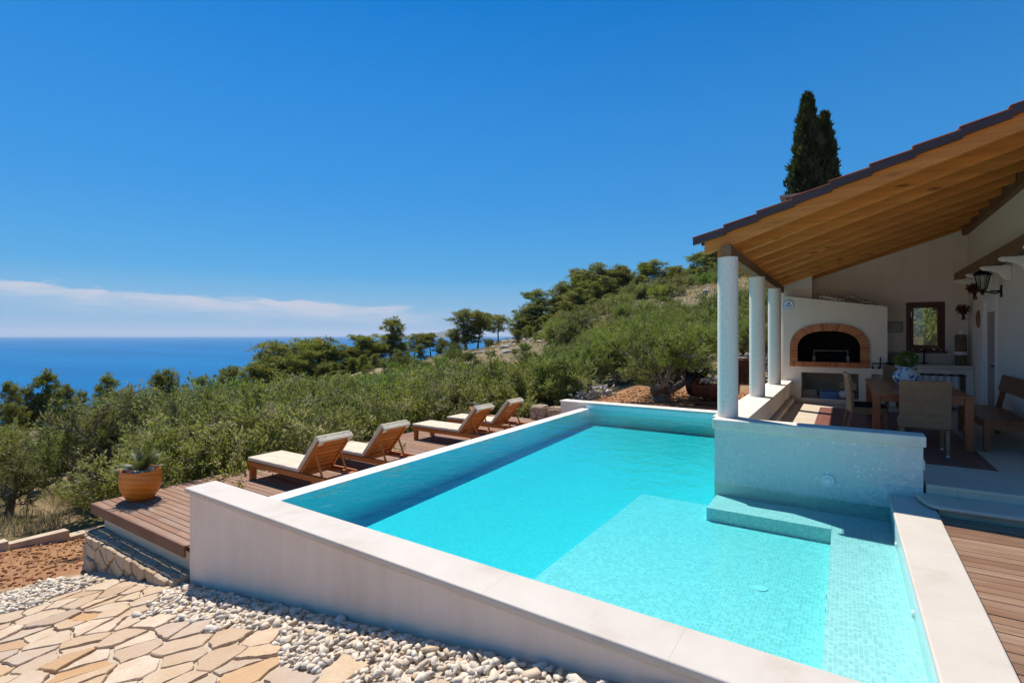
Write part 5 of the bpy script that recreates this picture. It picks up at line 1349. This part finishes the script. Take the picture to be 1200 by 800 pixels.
# --- first row, tight along the deck
k=0
for Y in np.arange(4.3,17.5,1.28):
    puth(OL[2+k%2] if k%3 else OL[k%2],-10.55+random.uniform(-.35,.25),Y+random.uniform(-.25,.25),random.uniform(2.2,2.65),0,'grey green olive tree in the dense row along the lounger deck',G1); k+=1
puth(OL[0],-14.6,2.3,2.3,0,'olive tree with bare forked trunk standing behind the stone kerb',None,rz=.6,sz=1.25)
puth(OL[1],-14.3,4.6,2.5,0,'olive tree in dry grass between the stone kerb and the deck corner',None,rz=2.2,sz=1.25)
puth(OL[1],-16.6,.4,2.1,0,'olive tree at the left edge of the photo behind the dry grass',None,rz=3.9)
G2='olive trees filling the slope behind the first row'
for (x0,ys,n) in ((-12.9,6.,10),(-16.4,3.6,12),(-18.6,1.5,12),(-22.,1.,12),(-26,0.,11)):
    for i in range(n):
        x=x0+random.uniform(-.7,.7); y=ys+i*(1.75 if x0>-14 else 2.1 if x0>-20 else 2.7)+random.uniform(-.5,.5)
        far=-SN*x+CS*y>21; h=fit(x,y,random.uniform(2.5,3.2)*(1.1 if far else 1))
        if not h: continue
        puth((OF if far else OL)[random.randrange(3 if far else 2 if y<6 else 4)],x,y,h,0,'grey green olive tree among the many filling the slope behind the deck row',G2)
for px,v,h in ((-30,12.2,2.1),(4,13.6,2.2),(30,15.5,2.4),(52,17.5,2.5),(12,18.5,2.5),(-15,16.5,2.3),(75,19.5,2.6)):
    x,y=at(px,v); hh=fit(x,y,h,1.2,.98); puth(OL[px%2],x,y,hh or 1.6,0,'grey green olive tree among the many filling the slope behind the deck row',G2)
# --- lush fresh green shrubs and young trees in the middle
G3='bright green bushes in the hollow beyond the deck'
for i in range(120):
    px=random.uniform(385,665); v=random.uniform(23,52) if px<560 else random.uniform(22,44); x,y=at(px,v)
    pr=random.choice([SB[0],SB[1],SB[0],SB[1],OF[2],OF[0]]); h=fit(x,y,random.uniform(1.5,2.7),.7,.8)
    if not h: continue
    puth(pr,x,y,h,0,'bright green bush in the hollow between the deck olives and the pine slope',G3)
# --- large fresh olives behind the pool
GB='fresh green olive trees behind the red earth bed'
BO=big_olive(); puth(BO,*at(774,15.9),.0,368,'large olive tree with twisted grey trunk in the red earth behind the pool',None,rz=1.1)
for px,v,s in ((655,19,.9),(690,20.5,1.02),(722,21.5,1.1),(755,22,1.16),(790,23.5,1.25),(822,23,1.22),(846,24,1.2),(872,23,1.12),(898,24,1.2),(925,25,1.3),(700,25,1.2),(742,27,1.4),(780,28,1.45),(818,28.5,1.45),(850,29,1.4),(668,24,1.1),(640,21.5,.9),(885,29,1.4)):
    x,y=at(px,v); puth(FR[int(px)%2],x,y,0,np.interp(px,[630,660,700,740,780,820,860,930],[418,402,384,374,370,372,374,368])+random.uniform(-3,9)+(26-v)*1.2,'fresh green olive tree in the grove behind the dry stone wall',GB)
# --- maquis over the hillside
GM='maquis bushes scattered over the dry hillside'
for i in range(200):
    px=random.uniform(400,980); v=random.choice([random.uniform(40,75),random.uniform(60,125)]); x,y=at(px,v)
    if 545<px<640 and 70<v<100 and random.random()<.6: continue
    if px>640 and vnoise(np.array([x*.075]),np.array([y*.075]),12)[0]>.24: continue
    if 735<px<800 and v>85 and random.random()<.75: continue
    puth(random.choice([SB[2],SB[3],SB[2],SB[0],OF[0],SB[3]]),x,y,random.choice([.6,.9,1.2,1.8,2.4] if px>640 else [.5,.7,.9,1.2,1.8])*random.uniform(.8,1.2),0,'low dark maquis bush scattered on the dry rocky hillside below the pines',GM)
for i in range(46):
    px=random.uniform(640,930); v=random.uniform(30,58); x,y=at(px,v)
    puth(random.choice([SB[2],OF[1],OF[0],SB[3]]),x,y,random.uniform(1.1,2.0),0,'olive green bush on the lower hillside above the grove',GM)
for i in range(95):
    px=random.uniform(640,935); v=random.uniform(40,100); x,y=at(px,v)
    if (742<px<790 and v>88) or vnoise(np.array([x*.075]),np.array([y*.075]),12)[0]>.19: continue
    puth(random.choice([OF[0],OF[1],OF[2],OF[0]]),x,y,random.uniform(1.3,2.9),0,'rounded green bush covering the upper hillside between grove and pines','green bushes covering the upper hillside')
# --- pines: photo column, row of the top, depth
def put_pine(px,ytop,v,style,label,group,w=1.):
    x,y=at(px,v); hgt=H-(ytop-HY)*v/F-gz(x,y); hgt=max(2.5,hgt); s=hgt/8.; pr=random.choice(PN[style]); o=put(pr,x,y,s*w,label,group,sz=1./w); return o
LP1='dark pine tree in the clump against the sea at the left edge'; GP1='dark pines over the sea beyond the olives'
for px,yt,v,st,w in ((-14,442,40,'low',1.1),(12,446,39,'slender',.85),(47,431,41,'slender',.95),(66,455,43,'slender',.8),(80,450,44,'slender',.9),(33,450,40,'slender',.8),(98,455,46,'slender',.8),(24,470,38,'round',.9),(-40,450,42,'low',1),(100,474,42,'round',.8),(130,436,46,'slender',.95),(119,450,47,'slender',.8),(150,452,50,'slender',.9),(190,433,52,'slender',.9),(205,432,54,'round',.9),(232,440,60,'round',1.),(260,428,60,'round',1.1),(285,436,62,'low',1.1)):
    put_pine(px,yt,v,st,LP1 if px<110 else 'pine treetop rising above the olives against the blue sea',GP1 if px<110 else 'pine treetops against the sea',w)
LP2='bushy pine tree in the wooded spur below the sea horizon'; GP2='bushy pines on the wooded spur'
for px,yt,v,st,w in ((300,424,76,'low',1.5),(318,416,78,'round',1.5),(335,402,80,'round',1.6),(352,398,82,'umbrella',1.4),(368,396,84,'round',1.5),(385,402,82,'low',1.5),(400,406,84,'round',1.4),(415,402,86,'round',1.4),(432,393,88,'umbrella',1.3),(345,425,72,'low',1.5),(375,425,74,'round',1.5),(410,424,76,'low',1.5),(440,404,90,'round',1.3),(470,408,86,'low',1.2),(425,428,74,'low',1.3),(325,435,70,'low',1.4),(311,430,74,'low',1.5),(360,410,76,'round',1.5),(402,415,80,'round',1.4),(422,410,84,'round',1.4),(438,410,86,'low',1.4),(448,400,90,'round',1.3),(462,414,84,'low',1.3),(436,422,80,'low',1.4),(494,402,92,'low',1.3),(516,396,96,'round',1.2),(478,412,86,'low',1.2),(340,412,78,'round',1.5),(372,408,80,'low',1.5),(392,432,70,'low',1.4)):
    put_pine(px,yt,v,st,LP2,GP2,w*1.15)
put_pine(456,370,92,'slender','tall slender pine rising alone above the wooded spur',None,1.5)
put_pine(484,392,95,'umbrella','spreading pine on the spur just in front of the far island',None,1.5); put_pine(505,391,96,'umbrella','low spreading pine on the spur between the far island and the bare rocky shoulder',None,1.5)
put_pine(470,402,93,'round','bushy pine at the foot of the tall slender pine',None,1.3)
put_pine(547,362,98,'slender','slim open pine at the left end of the ridge, above the bare slope',None,2.1); put_pine(559,366,99,'umbrella','open crowned pine just behind the slim pine at the end of the ridge',None,1.3)
put_pine(584,370,97,'umbrella','flat topped pine with bare trunk and a dark shadow on the rocky slope',None,1.5)
put_pine(533,388,99,'low','low pine bush at the seaward foot of the slim ridge pine',None,1.4)
LP3='dense dark pine in the wood along the hill ridge'; GP3='dense pines along the hill ridge'
for px,yt,v,st,w in ((608,364,96,'round',1.2),(622,352,98,'round',1.2),(640,341,100,'umbrella',1.2),(650,346,98,'round',1.2),(664,330,101,'round',1.2),(676,318,103,'round',1.1),(690,313,104,'round',1.2),(703,310,105,'round',1.1),(716,312,106,'round',1.1),(730,314,106,'slender',1.6),(738,322,104,'low',1.1),(718,322,96,'low',1.2),(700,330,95,'low',1.2),(680,338,94,'round',1.2),(664,352,92,'low',1.2),(688,352,90,'low',1.1),(712,346,92,'low',1.1),(640,372,92,'round',1.0),(622,380,92,'low',1.0),(728,338,98,'low',1.2),(668,366,88,'low',.9),(752,322,112,'low',1.2),(764,308,114,'round',1.2),(775,306,115,'umbrella',1.2),(788,313,112,'umbrella',1.2),(800,318,114,'round',1.1),(814,296,120,'round',1.2),(826,293,122,'round',1.2),(838,288,122,'round',1.2),(851,290,122,'low',1.2),(822,312,112,'low',1.1),(840,318,108,'low',1.1),(866,290,124,'round',1.2),(880,288,124,'low',1.2),(862,322,100,'low',1.2),(884,330,95,'round',1.1),(900,325,100,'low',1.2),(760,330,104,'low',.9),(915,320,100,'round',1.2)):
    put_pine(px,yt,v,st,LP3,GP3,w*1.45)
for i in range(58):
    px=random.uniform(604,748); v=random.uniform(84,103); yt=np.interp(px,[600,640,680,745],[385,358,333,322])+(103-v)*1.5+random.uniform(-4,8); put_pine(px,yt,v,random.choice(['low','round','low']),LP3,GP3,1.35)
for i in range(34):
    px=random.uniform(748,930); v=random.uniform(104,124); yt=np.interp(px,[748,800,850,930],[322,316,296,285])+random.uniform(0,14); put_pine(px,yt,v,random.choice(['low','round']),LP3,GP3,1.3)
put_pine(789,313,109,'umbrella','leaning umbrella pine standing alone on the dry grass slope of the hill',None,1.3)
# --- cypress behind the house
cy=cypress('tall dark twin topped cypress rising behind the roof of the villa'); cx,cyy=at(946,34); cy.location=(cx,cyy,gz(cx,cyy)+.3)
zt=H+(HY-114)*34/F; s=(zt-gz(cx,cyy)-.3)/15.3; cy.scale=(s*1.12,s*1.05,s); cy.rotation_euler=(0,0,TH)
# --- bush seen through the window
put(FR[1],2.2,18.6,1.45,'leafy tree filling the view through the terrace window',None,rz=.3,sz=1.35); put(OL[3],3.0,19.8,2.1,'pale leaved tree just behind the one outside the terrace window',None,rz=1.)
# --- rocks on the slope
GR='pale rocks on the bare slope below the ridge pines'
RK=[]
for i in range(4):
    p=pebble_protos(1,14,9,.6,.10)[0]; o=npmesh('rock',p[0],p[1],M['field_rock'],None,[random.random()]*len(p[1])); boxuv(o.data); o['category']='rock'; RK.append(o)
for i in range(190):
    if i<105: px=random.gauss(600,42); v=random.uniform(66,98)
    else: px=random.uniform(645,860); v=random.uniform(48,108)
    x,y=at(px,v); o=put(RK[i%4],x,y,random.uniform(.25,.95),'pale weathered rock lying on the bare dry slope below the ridge pines',GR,sz=random.uniform(.5,1)); 
# --- dry grass behind the kerb and on the slopes
def grass(name,pts,h,w,mat):
    rng=np.random.RandomState(3); P=np.array(pts); n=len(P); D=np.stack([rng.normal(size=n)*.3,rng.normal(size=n)*.3,np.ones(n)],1)
    V,Q=leaves(P,D,h,w,rng,.18); o=npmesh(name,V,Q,M[mat],None,rng.uniform(0,1,n)); return kind(o,'stuff')
pts=[]
for i in range(9000):
    x=random.uniform(-19,-12.95); y=random.uniform(-1,6.2)
    if vnoise(np.array([x*.8]),np.array([y*.8]),7)[0]>-.02: pts.append((x,y,0))
P=np.array(pts); P[:,2]=terrain(P[:,0],P[:,1])-.01; grass('dry_grass',P,.30,.016,'dry_grass')
pts=[]
for i in range(16000):
    px=random.uniform(500,930); v=random.uniform(45,122); x,y=at(px,v); pts.append((x,y,0))
P=np.array(pts); P[:,2]=terrain(P[:,0],P[:,1])-.05
P=P[vnoise(P[:,0]*.12,P[:,1]*.12,8)>-.12]; grass('hill_grass',P,.55,.14,'dry_grass')
pts=[]
for i in range(2600):
    x=random.uniform(-13.,-9.2); y=random.uniform(-.5,5); 
    if random.random()<.4+.6*(x<-11.5): pts.append((x,y,0))
for i in range(2200):
    x=random.uniform(-6.6,-1.6); y=random.uniform(13.1,19.5); pts.append((x,y,0))
P=np.array(pts); P[:,2]=terrain(P[:,0],P[:,1])+.012
rng=np.random.RandomState(9); V,Q=leaves(P,np.stack([rng.normal(size=len(P)),rng.normal(size=len(P)),np.abs(rng.normal(size=len(P)))*.25],1),.055,.03,rng,.2); kind(npmesh('fallen_leaves',V,Q,M['dry_leaf'],None,rng.uniform(0,1,len(P))),'stuff')
items=[(x,y,float(terrain(np.array([x]),np.array([y]))[0])+.01,random.uniform(.018,.05)*(2 if random.random()<.05 else 1),.5) for x,y in [(random.uniform(-13,-9.0),random.uniform(-.6,4.8)) for _ in range(900)]+[(random.uniform(-6.8,-1.4),random.uniform(12.8,19)) for _ in range(1300)]]
simple('clod',(.36,.165,.075),.95,.25,12,.5,.1); kind(scatter('earth_clods',items,M['clod'],PP),'stuff')
HAZE=4.5e-5
# ================================================================ sky, sun, camera
sun_to=Vector((-.51,.265,1)).normalized(); el=math.asin(sun_to.z); azm=math.atan2(sun_to.x,sun_to.y)
sc.world=bpy.data.worlds.new('World'); sc.world.use_nodes=True; t=sc.world.node_tree; t.nodes.clear()
out=t.nodes.new('ShaderNodeOutputWorld')
sky=NN(t,'ShaderNodeTexSky',None,sky_type='NISHITA'); sky.sun_disc=False; sky.sun_elevation=el; sky.sun_rotation=azm; sky.altitude=50; sky.air_density=1.0; sky.dust_density=.1; sky.ozone_density=4.5
nm=NN(t,'ShaderNodeVectorMath',{0:sky.outputs[0],'Scale':1/6.},operation='SCALE').outputs[0]
gm=NN(t,'ShaderNodeGamma',{'Color':nm,'Gamma':.76}).outputs[0]
hs=NN(t,'ShaderNodeHueSaturation',{'Color':gm,'Saturation':1.8,'Value':6.})
hs=NN(t,'ShaderNodeVectorMath',{0:hs.outputs[0],1:(.42,.865,1.0)},operation='MULTIPLY')
co=t.nodes.new('ShaderNodeTexCoord').outputs['Generated']
sp=NN(t,'ShaderNodeSeparateXYZ',{0:co}); X,Y,Z=sp.outputs
az=mth(t,'ARCTAN2',X,Y); elv=mth(t,'ARCSINE',Z)
cv=NN(t,'ShaderNodeCombineXYZ',{0:mth(t,'MULTIPLY',az,7.5),1:mth(t,'MULTIPLY',elv,44.),2:2.3}).outputs[0]
n=noise(t,cv,1.35,7,.56,.25); n2=noise(t,cv,.55,3,.5)
# a low bank of cloud, its crest falling towards the hill
D2R=math.radians(1)
crest=mapr(t,az,-78*D2R,-44*D2R,4.6*D2R,3.2*D2R)
rel=mth(t,'DIVIDE',mth(t,'SUBTRACT',crest,elv),1.0*D2R)     # 0 at the crest, growing downwards
topm=mapr(t,mth(t,'ADD',rel,mth(t,'MULTIPLY',mth(t,'SUBTRACT',n,.5),4.2)),0,.5)
botm=mapr(t,mth(t,'ADD',rel,mth(t,'MULTIPLY',mth(t,'SUBTRACT',n2,.5),2.4)),.8,2.5,1,.0)
side=mth(t,'MULTIPLY',mapr(t,az,-39*D2R,-47*D2R),mapr(t,az,-110*D2R,-95*D2R))
cm=mth(t,'MULTIPLY',mth(t,'MULTIPLY',topm,botm),side)
cm=mth(t,'MULTIPLY',cm,mapr(t,n,.30,.58,.2,.9))
lowc=mixc(t,mth(t,'MULTIPLY',mapr(t,elv,.0,34.*D2R,.8,0),mapr(t,elv,-2*D2R,0)),hs.outputs[0],(.75,2.8,5.7))
hz=mth(t,'MULTIPLY',mapr(t,elv,.0,6.5*D2R,.78,0),mapr(t,elv,-1*D2R,0))
col=mixc(t,hz,lowc,(2.9,4.2,6.0))
col=mixc(t,cm,col,(4.9,5.2,6.1))
bg=NN(t,'ShaderNodeBackground',{'Color':col,'Strength':.075}); t.links.new(bg.outputs[0],out.inputs[0])
L=bpy.data.lights.new('sun','SUN'); L.energy=3.7; L.angle=math.radians(.53); L.color=(1,.94,.85)
lo=bpy.data.objects.new('sun',L); COL.objects.link(lo); lo.rotation_euler=sun_to.to_track_quat('Z','Y').to_euler()
cam=bpy.data.cameras.new('camera'); cam.lens=18; cam.sensor_width=36; cam.shift_y=-(400-HY)/1200; cam.clip_start=.05; cam.clip_end=60000
co_=bpy.data.objects.new('camera',cam); COL.objects.link(co_); co_.location=(0,0,H); co_.rotation_euler=(math.pi/2,0,TH); sc.camera=co_
vs=sc.view_settings; vs.view_transform='Standard'; vs.look='None'; vs.exposure=.68; vs.gamma=1.; vs.use_curve_mapping=False
cy_=sc.cycles; sc.render.engine='CYCLES'; cy_.use_denoising=True; cy_.max_bounces=10; cy_.diffuse_bounces=7; cy_.transparent_max_bounces=16; cy_.transmission_bounces=6; cy_.volume_bounces=0; cy_.sample_clamp_indirect=6; cy_.caustics_reflective=False; cy_.caustics_refractive=False
try: cy_.denoiser='OPENIMAGEDENOISE'
except Exception: pass

# ---------------------------------------------------------------- sea air
hm,ht,hout=newmat('haze'); pv_=NN(ht,'ShaderNodeVolumePrincipled',{'Color':(.80,.88,1.,1),'Density':HAZE,'Anisotropy':.2}); ht.links.new(pv_.outputs[0],hout.inputs['Volume'])
hb_=MB(); hb_.box(-26000,-26000,-72,26000,26000,215); kind(hb_.build('haze',hm),'stuff')
